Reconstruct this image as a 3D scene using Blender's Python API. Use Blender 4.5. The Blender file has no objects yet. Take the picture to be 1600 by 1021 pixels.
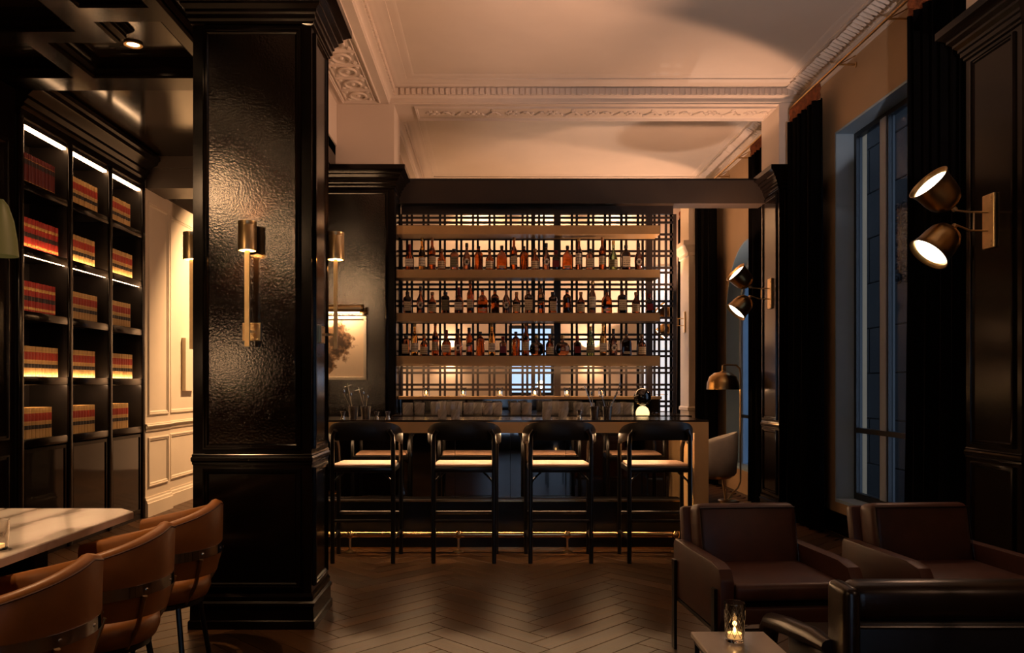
import bpy, bmesh, math, random
from math import sin, cos, pi, radians as R, sqrt
from mathutils import Vector, Matrix

rnd = random.Random(7)
scene = bpy.context.scene
COL = scene.collection

# ------------------------------------------------------------------ camera
F, CX, HY, H = 1244.44, 768.0, 603.0, 1.36      # focal (px), vanishing point, eye height
cam_d = bpy.data.cameras.new('camera')
cam = bpy.data.objects.new('camera', cam_d)
COL.objects.link(cam)
cam.location = (0, 0, H)
cam.rotation_euler = (R(90), 0, 0)
cam_d.sensor_width = 36.0
cam_d.lens = 28.0
cam_d.shift_x = (800 - CX) / 1600
cam_d.shift_y = (HY - 510.5) / 1600
cam_d.clip_start = 0.05
scene.camera = cam

# ------------------------------------------------------------------ world and exposure
scene.view_settings.view_transform = 'Standard'
scene.view_settings.look = 'None'
scene.view_settings.gamma = 1.0
scene.view_settings.use_curve_mapping = False
scene.view_settings.exposure = 0.0
world = bpy.data.worlds.new('dusk'); scene.world = world
world.use_nodes = True
_bg = world.node_tree.nodes['Background']
_bg.inputs[0].default_value = (0.37, 0.46, 0.60, 1)
_bg.inputs[1].default_value = 2.3
scene.cycles.use_denoising = True
scene.cycles.max_bounces = 9
scene.cycles.transparent_max_bounces = 12
scene.cycles.caustics_reflective = False
scene.cycles.caustics_refractive = False
scene.cycles.sample_clamp_indirect = 4.0
WARM = (1.0, 0.515, 0.29)
WARM2 = (1.0, 0.57, 0.28)
# light levels of the room's own lamps, in one place
L_STRIP = 30.0        # book case light strips
L_BAR = 105.0          # strip under the bar nosing
L_UP, L_DOWN = 115.0, 12.0   # twin wall spots, upper and lower shade
L_SCONCE = 9.0        # watts inside a cylinder sconce
L_DOWNLIGHT = 120.0    # recessed ceiling spots, watts

def PX(x, d): return (x - CX) * d / F
def PZ(y, d): return H - (y - HY) * d / F

# ------------------------------------------------------------------ materials
MATS = {}
def nodes(name):
    m = bpy.data.materials.new(name); m.use_nodes = True
    MATS[name] = m
    nt = m.node_tree
    return m, nt, nt.nodes['Principled BSDF']
def setp(b, col=None, rough=None, metal=None, spec=None, trans=None, ior=None, coat=None, coat_r=None, sheen=None, emit=None, es=None):
    I = b.inputs
    if col is not None: I['Base Color'].default_value = (*col, 1)
    if rough is not None: I['Roughness'].default_value = rough
    if metal is not None: I['Metallic'].default_value = metal
    if spec is not None: I['Specular IOR Level'].default_value = spec
    if trans is not None: I['Transmission Weight'].default_value = trans
    if ior is not None: I['IOR'].default_value = ior
    if coat is not None: I['Coat Weight'].default_value = coat
    if coat_r is not None: I['Coat Roughness'].default_value = coat_r
    if sheen is not None: I['Sheen Weight'].default_value = sheen
    if emit is not None: I['Emission Color'].default_value = (*emit, 1)
    if es is not None: I['Emission Strength'].default_value = es
def N(nt, t, **kw):
    n = nt.nodes.new(t)
    for k, v in kw.items(): setattr(n, k, v)
    return n
def ramp(nt, fac, stops):
    r = N(nt, 'ShaderNodeValToRGB'); e = r.color_ramp.elements
    while len(e) < len(stops): e.new(0.5)
    for i, (p, c) in enumerate(stops): e[i].position = p; e[i].color = (*c, 1)
    nt.links.new(fac, r.inputs[0]); return r.outputs[0]
def coords(nt, which='Object', scale=(1, 1, 1)):
    tc = N(nt, 'ShaderNodeTexCoord'); mp = N(nt, 'ShaderNodeMapping')
    mp.inputs['Scale'].default_value = scale
    nt.links.new(tc.outputs[which], mp.inputs[0]); return mp.outputs[0]
def noise(nt, vec, scale, detail=4, rough=0.55):
    n = N(nt, 'ShaderNodeTexNoise'); n.inputs['Scale'].default_value = scale
    n.inputs['Detail'].default_value = detail; n.inputs['Roughness'].default_value = rough
    nt.links.new(vec, n.inputs['Vector']); return n.outputs['Fac']
def bump(nt, b, h, strength=0.2, dist=0.01):
    bp = N(nt, 'ShaderNodeBump'); bp.inputs['Strength'].default_value = strength
    bp.inputs['Distance'].default_value = dist
    nt.links.new(h, bp.inputs['Height']); nt.links.new(bp.outputs[0], b.inputs['Normal'])
def mat(name, col, rough=0.5, metal=0.0, var=0.12, nscale=6.0, bstr=0.0, bscale=40.0, bdist=0.004, which='Object', rvar=0.0, **kw):
    m, nt, b = nodes(name)
    setp(b, col, rough, metal, **kw)
    v = coords(nt, which)
    f = noise(nt, v, nscale)
    lo = tuple(c * (1 - var) for c in col); hi = tuple(min(1, c * (1 + var)) for c in col)
    nt.links.new(ramp(nt, f, [(0.3, lo), (0.7, hi)]), b.inputs['Base Color'])
    if rvar:
        mr = N(nt, 'ShaderNodeMapRange'); mr.inputs[3].default_value = max(0.01, rough - rvar); mr.inputs[4].default_value = rough + rvar
        nt.links.new(f, mr.inputs[0]); nt.links.new(mr.outputs[0], b.inputs['Roughness'])
    if bstr: bump(nt, b, noise(nt, v, bscale, 5), bstr, bdist)
    return m
def glass(name, col, rough=0.02, ior=1.45):
    m, nt, b = nodes(name); setp(b, col, rough, 0, trans=1.0, ior=ior)
    f = noise(nt, coords(nt), 9.0)
    nt.links.new(ramp(nt, f, [(0.2, tuple(c * .93 for c in col)), (0.8, col)]), b.inputs['Base Color'])
    return m
def emis(name, col, strength, base=(0.8, 0.75, 0.7)):
    m, nt, b = nodes(name); setp(b, base, 0.5, emit=col, es=strength); return m

mat('lacquer', (0.0035, 0.0019, 0.0013), 0.17, var=0.3, nscale=3, bstr=0.03, bscale=14, rvar=0.04, spec=0.22)
mat('wallcover', (0.0075, 0.0035, 0.0018), 0.085, var=0.45, nscale=5, spec=0.9, bstr=0.30, bscale=75, bdist=0.003, rvar=0.03)
mat('ceil_lacquer', (0.008, 0.0045, 0.002), 0.13, var=0.4, nscale=2.0, bstr=0.05, bscale=4, rvar=0.04, spec=0.14)
mat('beam_lacquer', (0.003, 0.0016, 0.001), 0.16, var=0.3, nscale=3, spec=0.06)
mat('wall_tan', (0.40, 0.27, 0.15), 0.75, var=0.06, nscale=1.2, bstr=0.05, bscale=30)
mat('plaster', (0.68, 0.60, 0.54), 0.75, var=0.05, nscale=1.2, bstr=0.05, bscale=30)
mat('cream_panel', (0.64, 0.55, 0.42), 0.5, var=0.05, nscale=2, bstr=0.03, bscale=30)
mat('black_metal', (0.003, 0.0027, 0.0027), 0.3, var=0.2, nscale=20, rvar=0.05)
mat('black_board', (0.006, 0.0045, 0.004), 0.4, var=0.3, nscale=6, rvar=0.05, spec=0.3)
mat('beam_bronze', (0.028, 0.018, 0.011), 0.5, var=0.2, nscale=3, rvar=0.1)
mat('lattice_wood', (0.014, 0.008, 0.005), 0.42, var=0.3, nscale=12)
mat('brass', (0.88, 0.64, 0.33), 0.33, 0.82, var=0.08, nscale=18, rvar=0.05)
mat('brass_dark', (0.40, 0.25, 0.10), 0.3, 1.0, var=0.15, nscale=10, rvar=0.06)
mat('brass_pol', (0.78, 0.52, 0.24), 0.18, 1.0, var=0.06, nscale=18)
mat('shelf_bronze', (0.70, 0.455, 0.205), 0.45, 0.2, var=0.07, nscale=5, rvar=0.05)
mat('steel', (0.62, 0.60, 0.57), 0.2, 1.0, var=0.05, nscale=20)
mat('chrome', (0.70, 0.68, 0.64), 0.08, 1.0, var=0.03, nscale=8)
mat('smoked_mirror', (0.23, 0.225, 0.225), 0.035, 1.0, var=0.08, nscale=1.5)
mat('smoked_door', (0.012, 0.009, 0.007), 0.05, 0.0, var=0.2, nscale=2, spec=0.9)
mat('leather_tan', (0.25, 0.094, 0.020), 0.42, var=0.16, nscale=9, bstr=0.16, bscale=160, bdist=0.0015, rvar=0.06)
mat('leather_brown', (0.062, 0.021, 0.013), 0.46, var=0.28, nscale=7, bstr=0.2, bscale=130, bdist=0.0016, rvar=0.08)
mat('leather_dark', (0.014, 0.007, 0.004), 0.3, var=0.3, nscale=8, bstr=0.2, bscale=120, bdist=0.0015, rvar=0.06)
mat('leather_black', (0.004, 0.003, 0.003), 0.45, var=0.3, nscale=9, bstr=0.15, bscale=120, bdist=0.0015)
mat('seat_cream', (0.70, 0.44, 0.29), 0.5, var=0.07, nscale=9, bstr=0.1, bscale=120, bdist=0.001)
mat('velvet', (0.0016, 0.0012, 0.0012), 0.9, var=0.3, nscale=8, spec=0.05)
mat('velvet_rust', (0.20, 0.055, 0.014), 0.8, var=0.5, nscale=25)
mat('fabric_white', (0.46, 0.42, 0.37), 0.85, var=0.06, nscale=15, bstr=0.15, bscale=200, bdist=0.001)
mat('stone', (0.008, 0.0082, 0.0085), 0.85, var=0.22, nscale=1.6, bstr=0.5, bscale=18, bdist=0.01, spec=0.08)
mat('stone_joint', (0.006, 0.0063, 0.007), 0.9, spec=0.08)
mat('frame_grey', (0.34, 0.43, 0.54), 0.5, var=0.05, nscale=5)
mat('frame_black', (0.010, 0.011, 0.014), 0.4, var=0.2)
mat('window_reveal', (0.30, 0.44, 0.58), 0.7, var=0.05, nscale=3)
mat('paper_white', (0.72, 0.66, 0.56), 0.7, var=0.05)
mat('porcelain', (0.72, 0.68, 0.62), 0.3, var=0.04)
mat('counter_stone', (0.035, 0.026, 0.019), 0.13, var=0.35, nscale=8)
mat('book_pages', (0.62, 0.54, 0.40), 0.8, var=0.1, nscale=30)
mat('book_tan', (0.52, 0.33, 0.12), 0.55, var=0.12, nscale=20)
mat('book_red', (0.36, 0.022, 0.012), 0.5, var=0.15, nscale=20)
mat('book_wine', (0.11, 0.012, 0.009), 0.5, var=0.15, nscale=20)
mat('band_red', (0.34, 0.030, 0.012), 0.5, var=0.25, nscale=40)
mat('band_black', (0.016, 0.010, 0.007), 0.5, var=0.25, nscale=40)
mat('band_gold', (0.72, 0.46, 0.13), 0.35, 0.7, var=0.2, nscale=60)
mat('ground', (0.42, 0.43, 0.44), 0.9, var=0.2, nscale=2)
mat('wax', (0.75, 0.66, 0.5), 0.5, var=0.04)
mat('ball_black', (0.010, 0.007, 0.005), 0.04, var=0.2, spec=0.8)
glass('glass_clear', (0.95, 0.93, 0.90))
glass('glass_cut', (0.97, 0.94, 0.90), 0.02)
MATS['glass_cut'].node_tree.nodes['Principled BSDF'].inputs['Transmission Weight'].default_value = 0.55
glass('glass_amber', (0.26, 0.055, 0.009))
glass('glass_gold', (0.66, 0.31, 0.06))
glass('glass_dark', (0.16, 0.06, 0.03))
glass('glass_green', (0.20, 0.26, 0.10))
glass('glass_window', (0.75, 0.82, 0.90), 0.0, 1.1)
emis('strip_light', WARM2, L_STRIP)
emis('bar_light', WARM2, L_BAR)
emis('spot_disc', (1.0, 0.84, 0.62), 7.0)
emis('strip_up', WARM2, L_STRIP*2.6)
emis('strip_soft', WARM2, 30.0)
emis('bulb_white', (1.0, 0.80, 0.55), 9.0)
emis('downlight_disc', WARM2, 22.0)
emis('flame', (1.0, 0.55, 0.18), 45.0)
emis('wax_lit', (1.0, 0.48, 0.14), 0.9, (0.75, 0.66, 0.5))
emis('lamp_base_glow', (1.0, 0.66, 0.28), 1.9)
emis('lit_window', (0.92, 0.95, 1.0), 0.8)
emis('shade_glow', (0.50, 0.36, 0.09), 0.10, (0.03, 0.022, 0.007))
emis('pendant_glass', WARM2, 68.0)
emis('lamp_globe', WARM2, 24.0)

def make_floor_mat():
    m, nt, b = nodes('oak_plank')
    tc = N(nt, 'ShaderNodeTexCoord')
    oi = N(nt, 'ShaderNodeObjectInfo'); ge = N(nt, 'ShaderNodeNewGeometry')
    ad = N(nt, 'ShaderNodeMath', operation='ADD'); fr = N(nt, 'ShaderNodeMath', operation='FRACT')
    nt.links.new(oi.outputs['Random'], ad.inputs[0]); nt.links.new(ge.outputs['Random Per Island'], ad.inputs[1])
    nt.links.new(ad.outputs[0], fr.inputs[0])
    mul = N(nt, 'ShaderNodeVectorMath', operation='MULTIPLY'); mul.inputs[1].default_value = (2.0, 26.0, 1)
    off = N(nt, 'ShaderNodeVectorMath', operation='ADD')
    sc = N(nt, 'ShaderNodeMath', operation='MULTIPLY'); sc.inputs[1].default_value = 37.0
    nt.links.new(fr.outputs[0], sc.inputs[0])
    nt.links.new(tc.outputs['UV'], mul.inputs[0]); nt.links.new(mul.outputs[0], off.inputs[0]); nt.links.new(sc.outputs[0], off.inputs[1])
    n1 = noise(nt, off.outputs[0], 1.6, 6, 0.6)
    c1 = ramp(nt, n1, [(0.25, (0.024, 0.0115, 0.0045)), (0.55, (0.054, 0.0265, 0.0105)), (0.8, (0.086, 0.043, 0.018))])
    c2 = ramp(nt, fr.outputs[0], [(0.0, (0.62, 0.60, 0.58)), (0.5, (0.95, 0.95, 0.95)), (1.0, (1.3, 1.25, 1.2))])
    mx = N(nt, 'ShaderNodeMix', data_type='RGBA', blend_type='MULTIPLY'); mx.inputs[0].default_value = 1.0
    nt.links.new(c1, mx.inputs[6]); nt.links.new(c2, mx.inputs[7]); nt.links.new(mx.outputs[2], b.inputs['Base Color'])
    mr = N(nt, 'ShaderNodeMapRange'); mr.inputs[3].default_value = 0.26; mr.inputs[4].default_value = 0.46
    nt.links.new(n1, mr.inputs[0]); nt.links.new(mr.outputs[0], b.inputs['Roughness'])
    b.inputs['Specular IOR Level'].default_value = 0.13
    bump(nt, b, n1, 0.12, 0.004)
make_floor_mat()

def make_marble():
    m, nt, b = nodes('marble'); setp(b, (0.7, 0.64, 0.58), 0.16)
    v = coords(nt, 'Object', (1.6, 0.7, 1))
    w = N(nt, 'ShaderNodeTexWave', wave_type='BANDS', bands_direction='X')
    w.inputs['Scale'].default_value = 0.9; w.inputs['Distortion'].default_value = 9.0
    w.inputs['Detail'].default_value = 5; w.inputs['Detail Scale'].default_value = 1.4
    nt.links.new(v, w.inputs['Vector'])
    nt.links.new(ramp(nt, w.outputs['Fac'], [(0.0, (0.30, 0.26, 0.22)), (0.12, (0.58, 0.52, 0.46)), (0.45, (0.72, 0.66, 0.60)), (1.0, (0.76, 0.71, 0.65))]), b.inputs['Base Color'])
make_marble()

def make_art():
    # flat print of the framed picture: dark blotted bouquet on warm white paper
    m, nt, b = nodes('art_print'); setp(b, (0.8, 0.7, 0.6), 0.35)
    tc = N(nt, 'ShaderNodeTexCoord')
    def blob(cx, cz, sx, sz):
        mp = N(nt, 'ShaderNodeMapping'); mp.inputs['Location'].default_value = (-cx / sx, 0, -cz / sz); mp.inputs['Scale'].default_value = (1 / sx, 0.001, 1 / sz)
        nt.links.new(tc.outputs['Object'], mp.inputs[0])
        ln = N(nt, 'ShaderNodeVectorMath', operation='LENGTH'); nt.links.new(mp.outputs[0], ln.inputs[0]); return ln.outputs['Value']
    a = blob(0.12, 0.06, 0.17, 0.21); c = blob(0.02, -0.13, 0.10, 0.14)
    mn = N(nt, 'ShaderNodeMath', operation='MINIMUM'); nt.links.new(a, mn.inputs[0]); nt.links.new(c, mn.inputs[1])
    n = noise(nt, tc.outputs['Object'], 22, 5)
    ad = N(nt, 'ShaderNodeMath', operation='MULTIPLY_ADD'); ad.inputs[1].default_value = 1.7
    nt.links.new(n, ad.inputs[0]); nt.links.new(mn.outputs[0], ad.inputs[2])
    nt.links.new(ramp(nt, ad.outputs[0], [(0.0, (0.015, 0.01, 0.008)), (0.66, (0.05, 0.03, 0.018)), (0.84, (0.26, 0.16, 0.09)), (0.97, (0.80, 0.66, 0.50))]), b.inputs['Base Color'])
    # the blot ramp runs to 2, so scale it down
    sc = N(nt, 'ShaderNodeMath', operation='MULTIPLY'); sc.inputs[1].default_value = 0.52
    l = [x for x in nt.links if x.to_node.type == 'VALTORGB'][-1]
    s = l.from_socket; t = l.to_socket; nt.links.remove(l); nt.links.new(s, sc.inputs[0]); nt.links.new(sc.outputs[0], t)
make_art()

def make_label(name, paper, ink, scale):
    # flat print of a bottle label: rows of tiny lettering
    m, nt, b = nodes(name); setp(b, paper, 0.6)
    v = coords(nt, 'Object', (1, 1, 1))
    w = N(nt, 'ShaderNodeTexWave', wave_type='BANDS', bands_direction='Z'); w.inputs['Scale'].default_value = scale
    w.inputs['Distortion'].default_value = 0.6
    nt.links.new(v, w.inputs['Vector'])
    n = noise(nt, v, 190, 2)
    mu = N(nt, 'ShaderNodeMath', operation='MULTIPLY'); nt.links.new(w.outputs['Fac'], mu.inputs[0]); nt.links.new(n, mu.inputs[1])
    nt.links.new(ramp(nt, mu.outputs[0], [(0.40, paper), (0.52, ink)]), b.inputs['Base Color'])
make_label('label_cream', (0.80, 0.68, 0.48), (0.10, 0.06, 0.03), 14)
make_label('label_white', (0.88, 0.82, 0.72), (0.12, 0.10, 0.09), 11)
make_label('label_green', (0.26, 0.24, 0.14), (0.05, 0.05, 0.03), 12)
make_label('label_dark', (0.03, 0.022, 0.018), (0.45, 0.32, 0.14), 12)
mat('cap_red', (0.22, 0.014, 0.012), 0.35, var=0.1)
mat('cap_black', (0.012, 0.010, 0.010), 0.35, var=0.1)
mat('cap_cork', (0.34, 0.20, 0.10), 0.7, var=0.2, nscale=60)
mat('cap_gold', (0.60, 0.40, 0.15), 0.3, 1.0, var=0.1)

# ------------------------------------------------------------------ mesh builder
class MB:
    def __init__(s): s.v = []; s.f = []; s.m = []; s.uv = None
    def add(s, vs, fs, m=0):
        o = len(s.v); s.v += [tuple(p) for p in vs]
        for f in fs: s.f.append(tuple(i + o for i in f)); s.m.append(m)
        return s
    def box(s, x0, x1, y0, y1, z0, z1, m=0):
        if x0 > x1: x0, x1 = x1, x0
        if y0 > y1: y0, y1 = y1, y0
        if z0 > z1: z0, z1 = z1, z0
        return s.add([(x0,y0,z0),(x1,y0,z0),(x1,y1,z0),(x0,y1,z0),(x0,y0,z1),(x1,y0,z1),(x1,y1,z1),(x0,y1,z1)],
                     [(0,3,2,1),(4,5,6,7),(0,1,5,4),(1,2,6,5),(2,3,7,6),(3,0,4,7)], m)
    def rbox(s, x0, x1, y0, y1, z0, z1, r=0.01, seg=2, m=0, rot=None, piv=None):
        bm = bmesh.new(); bmesh.ops.create_cube(bm, size=1.0)
        sx, sy, sz = x1-x0, y1-y0, z1-z0
        for v in bm.verts: v.co = Vector((x0+(v.co.x+.5)*sx, y0+(v.co.y+.5)*sy, z0+(v.co.z+.5)*sz))
        bmesh.ops.bevel(bm, geom=bm.edges[:], offset=min(r, .49*min(sx, sy, sz)), segments=seg, profile=0.5, affect='EDGES')
        if rot is not None:
            pv = Vector(piv or ((x0+x1)/2, (y0+y1)/2, (z0+z1)/2))
            for v in bm.verts: v.co = pv + rot @ (v.co - pv)
        return s.bm(bm, m)
    def bm(s, bm, m=0):
        bm.verts.index_update()
        s.add([v.co[:] for v in bm.verts], [[v.index for v in f.verts] for f in bm.faces], m); bm.free(); return s
    def loft(s, rings, closed=True, cap=True, m=0):
        n = len(rings[0]); o = len(s.v); fs = []
        vs = [p for r in rings for p in r]
        for k in range(len(rings)-1):
            for i in range(n if closed else n-1):
                j = (i+1) % n
                fs.append((k*n+i, k*n+j, (k+1)*n+j, (k+1)*n+i))
        if cap and closed:
            fs.append(tuple(reversed(range(n)))); fs.append(tuple(range((len(rings)-1)*n, len(rings)*n)))
        return s.add(vs, fs, m)
    def lathe(s, prof, n=16, c=(0,0,0), m=0, cap=True, fl=0.0, nf=0):
        rings = []
        for r, z in prof:
            rings.append([(c[0]+(r*(1+(fl*cos(nf*2*pi*i/n) if nf else 0)))*cos(2*pi*i/n), c[1]+(r*(1+(fl*cos(nf*2*pi*i/n) if nf else 0)))*sin(2*pi*i/n), c[2]+z) for i in range(n)])
        return s.loft(rings, True, cap, m)
    def lathe_ax(s, prof, p, axis, n=16, m=0, cap=True):
        q = Vector((0,0,1)).rotation_difference(Vector(axis).normalized()); p = Vector(p)
        rings = [[tuple(p + q @ Vector((r*cos(2*pi*i/n), r*sin(2*pi*i/n), z))) for i in range(n)] for r, z in prof]
        return s.loft(rings, True, cap, m)
    def tube(s, pts, r, n=8, m=0, closed=False, flat=1.0):
        pts = [Vector(p) for p in pts]; rings = []; up = None
        rr = r if isinstance(r, (list, tuple)) else [r]*len(pts)
        for i, p in enumerate(pts):
            if closed: t = pts[(i+1) % len(pts)] - pts[i-1]
            else: t = pts[min(i+1, len(pts)-1)] - pts[max(i-1, 0)]
            t.normalize()
            if up is None:
                up = Vector((0,0,1)) if abs(t.z) < .9 else Vector((0,1,0))
            a = t.cross(up)
            if a.length < 1e-5: a = t.cross(Vector((1,0,0)))
            a.normalize(); up = a.cross(t).normalized()
            rings.append([tuple(p + a*(rr[i]*cos(2*pi*k/n)) + up*(rr[i]*flat*sin(2*pi*k/n))) for k in range(n)])
        if closed: rings.append(rings[0])
        return s.loft(rings, True, not closed, m)
    def rects(s, rs, mp, m=0, cap=(True, True)):
        """stack of rectangles (u0,u1,v0,v1,h) joined by quads; mp maps (u,v,h) to xyz"""
        rings = [[mp(u0,v0,h), mp(u1,v0,h), mp(u1,v1,h), mp(u0,v1,h)] for u0,u1,v0,v1,h in rs]
        n = 4; fs = []
        for k in range(len(rings)-1):
            for i in range(4):
                j = (i+1) % 4; fs.append((k*4+i, k*4+j, (k+1)*4+j, (k+1)*4+i))
        if cap[0]: fs.append((3,2,1,0))
        if cap[1]: L = (len(rings)-1)*4; fs.append((L, L+1, L+2, L+3))
        return s.add([p for r in rings for p in r], fs, m)
    def poly(s, pts, ext, m=0):
        """extrude polygon pts (3d list) by vector ext"""
        n = len(pts); e = Vector(ext); q = [tuple(Vector(p)+e) for p in pts]
        fs = [tuple(reversed(range(n))), tuple(range(n, 2*n))] + [(i, (i+1) % n, n+(i+1) % n, n+i) for i in range(n)]
        return s.add(list(pts)+q, fs, m)
    def sphere(s, c, r, n=14, k=8, m=0, sc=(1,1,1)):
        prof = [(max(1e-4, r*sin(pi*i/k)), -r*cos(pi*i/k)) for i in range(k+1)]
        rings = [[(c[0]+sc[0]*a*cos(2*pi*i/n), c[1]+sc[1]*a*sin(2*pi*i/n), c[2]+sc[2]*z) for i in range(n)] for a, z in prof]
        return s.loft(rings, True, True, m)
    def mesh(s, name, mats, angle=35):
        me = bpy.data.meshes.new(name); me.from_pydata(s.v, [], s.f)
        for k in ([mats] if isinstance(mats, str) else mats): me.materials.append(MATS[k])
        if any(s.m): me.polygons.foreach_set('material_index', s.m)
        bm = bmesh.new(); bm.from_mesh(me); bmesh.ops.recalc_face_normals(bm, faces=bm.faces[:]); bm.to_mesh(me); bm.free()
        if angle:
            me.polygons.foreach_set('use_smooth', [True]*len(me.polygons))
            me.set_sharp_from_angle(angle=R(angle))
        if s.uv:
            ul = me.uv_layers.new(name='UVMap')
            for lo in me.loops: ul.data[lo.index].uv = s.uv[lo.vertex_index]
        me.update(); return me
    def build(s, name, mats, parent=None, loc=None, angle=35):
        return obj(name, s.mesh(name, mats, angle), parent, loc)

def obj(name, me, parent=None, loc=None):
    o = bpy.data.objects.new(name, me); COL.objects.link(o)
    if parent is not None: o.parent = parent
    if loc is not None: o.location = loc
    return o
def tag(o, label=None, cat=None, group=None, kind=None):
    if label: o['label'] = label
    if cat: o['category'] = cat
    if group: o['group'] = group
    if kind: o['kind'] = kind
    return o
def thing(name, loc, label, cat, group=None, rz=0.0, kind=None):
    o = bpy.data.objects.new(name, None); COL.objects.link(o)
    o.location = loc; o.rotation_euler = (0, 0, rz); o.empty_display_size = 0.05
    return tag(o, label, cat, group, kind)
CH = {}
def kids(o): return [c for c in bpy.data.objects if c.parent == o]
def tree(o):
    return (o, [tree(c) for c in kids(o)])
def copy_tree(t, parent=None, loc=None, rz=None, label=None):
    src, ch = t
    c = src.copy(); COL.objects.link(c)
    if parent is not None: c.parent = parent
    if loc is not None: c.location = loc
    if rz is not None: c.rotation_euler = (0, 0, rz)
    if label is not None: c['label'] = label
    for k in ch: copy_tree(k, c)
    return c
def lamp(name, kind, loc, power, color=WARM, parent=None, size=0.03, rot=None, spot=None, blend=0.4):
    l = bpy.data.lights.new(name, kind); l.energy = power; l.color = color
    if kind == 'AREA': l.size = size
    else: l.shadow_soft_size = size
    if kind == 'SPOT': l.spot_size = R(spot or 90); l.spot_blend = blend
    o = bpy.data.objects.new(name, l); COL.objects.link(o); o.location = loc
    if rot: o.rotation_euler = rot
    if parent is not None: o.parent = parent
    return o
ORD = ['first','second','third','fourth','fifth','sixth','seventh','eighth','ninth','tenth','eleventh','twelfth','thirteenth',
       'fourteenth','fifteenth','sixteenth','seventeenth','eighteenth','nineteenth','twentieth','twenty-first','twenty-second','twenty-third','twenty-fourth','twenty-fifth']
XZ = lambda y, s=-1: (lambda u, v, h: (u, y + s*h, v))      # panel facing -Y (s=-1) or +Y
YZ = lambda x, s=1: (lambda u, v, h: (x + s*h, u, v))       # panel facing +X (s=1) or -X
XY = lambda z, s=1: (lambda u, v, h: (u, v, z + s*h))
def frame(mb, mp, u0, u1, v0, v1, w=0.03, h=0.014, m=0):
    """a mitred picture moulding: ring section bulging by h, inside width w"""
    prof = [(0, 0), (0.12*w, h*.9), (0.38*w, h), (0.45*w, h*.55), (0.75*w, h*.65), (w, 0)]
    mb.rects([(u0+a, u1-a, v0+a, v1-a, b) for a, b in prof], mp, m, (False, False))
# ================================================================== STRUCTURE
# ------------------------------------------------------------------ floor: herringbone oak
FX0, FX1, FY0, FY1 = -3.92, 3.2, -3.0, 13.0
floor = MB().box(FX0-.28, FX1+.30, FY0-.2, FY1+.2, -0.10, -0.012).build('floor', 'lattice_wood')
tag(floor, 'dark oak herringbone parquet floor of the lounge', 'floor', kind='structure')
PL, PW = 0.792, 0.132
def plank_pts(cx, cy, ang, L=PL-0.003, W=PW-0.003):
    c, s = cos(ang), sin(ang); b = 0.0018
    def P(u, v, z): return (cx+u*c-v*s, cy+u*s+v*c, z)
    a, w = L/2, W/2
    vs = [P(-a,-w,-.012),P(a,-w,-.012),P(a,w,-.012),P(-a,w,-.012), P(-a,-w,-b),P(a,-w,-b),P(a,w,-b),P(-a,w,-b),
          P(-a+b,-w+b,0),P(a-b,-w+b,0),P(a-b,w-b,0),P(-a+b,w-b,0)]
    fs = [(0,1,5,4),(1,2,6,5),(2,3,7,6),(3,0,4,7),(4,5,9,8),(5,6,10,9),(6,7,11,10),(7,4,8,11),(8,9,10,11)]
    uv = [(u, v) for u, v in [(-a,-w),(a,-w),(a,w),(-a,w)]*3]
    return vs, fs, uv
n6 = 6; cand = []
for i in range(-120, 140):
    for j in range(-8, 9):
        for kind in (0, 1):
            if kind == 0: u, v, a = i+n6*j+n6/2, i-n6*j+.5, 0
            else: u, v, a = i+n6+n6*j+.5, i-n6+1-n6*j+n6/2, pi/2
            u *= PW; v *= PW
            x = (u-v)*sqrt(.5)+0.30; y = (u+v)*sqrt(.5)
            if FX0+.05 < x < FX1-.06 and FY0+.14 < y < FY1-.15: cand.append((x, y, a+pi/4))
def seen_key(c):
    x, y, _ = c
    if y < 3.75: return 1e6 + abs(y)
    if not (-0.66*y-.5 < x < 0.70*y+.4): return 5e5 + y
    return y
cand.sort(key=seen_key)
pm = MB(); vs, fs, uv = plank_pts(0, 0, 0); pm.add(vs, fs); pm.uv = uv
pme = pm.mesh('plank', 'oak_plank', 0)
for k, (x, y, a) in enumerate(cand[:300]):
    o = obj('plank', pme, floor, (x, y, 0)); o.rotation_euler = (0, 0, a + (pi if rnd.random() < .5 else 0))
st = MB(); st.uv = []
for x, y, a in cand[300:]:
    vs, fs, uv = plank_pts(x, y, a); st.add(vs, fs); st.uv += uv
tag(st.build('plank_field', 'oak_plank', floor, angle=0), 'farther herringbone oak planks', kind='stuff')

# ------------------------------------------------------------------ plaster ceiling with coffers
CZ, BZ = 4.45, 4.25
T0 = 3.5
WRX = 3.2                                    # inner face of the window wall
ceil = MB().box(-1.6, T0, FY0-.2, FY1+.2, CZ, CZ+.12).build('ceiling', 'plaster')
tag(ceil, 'peach lit plaster ceiling with coffers and ornate cornices', 'ceiling', kind='structure')
BEAMS = [(0.69, 1.21), (4.43, 4.95), (8.17, 8.70), (11.91, 12.44)]
def beam_box(x0, x1, y0, y1):
    b = MB().box(x0, x1, y0, y1, BZ, CZ).build('ceiling_beam', 'plaster', ceil); return b
longb = beam_box(-1.6, -1.05, FY0, FY1)
crossb = [beam_box(-1.05, WRX, a, b) for a, b in BEAMS]
CPROF = [(0, 4.262), (.012, 4.27), (.012, 4.30), (.030, 4.315), (.055, 4.322), (.055, 4.395), (.085, 4.40), (.10, 4.408), (.13, 4.412),
         (.16, 4.425), (.20, 4.428), (.20, 4.438), (.25, 4.440), (.27, 4.446), (.28, 4.45)]
def cornice(x0, x1, y0, y1):
    c = MB(); c.rects([(x0+a, x1-a, y0+a, y1-a, z) for a, z in CPROF], lambda u, v, h: (u, v, h), cap=(False, False))
    return c.build('cornice', 'plaster', ceil, angle=25)
BAYS = [(1.21, 4.43), (4.95, 8.17), (8.70, 11.91)]
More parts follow.
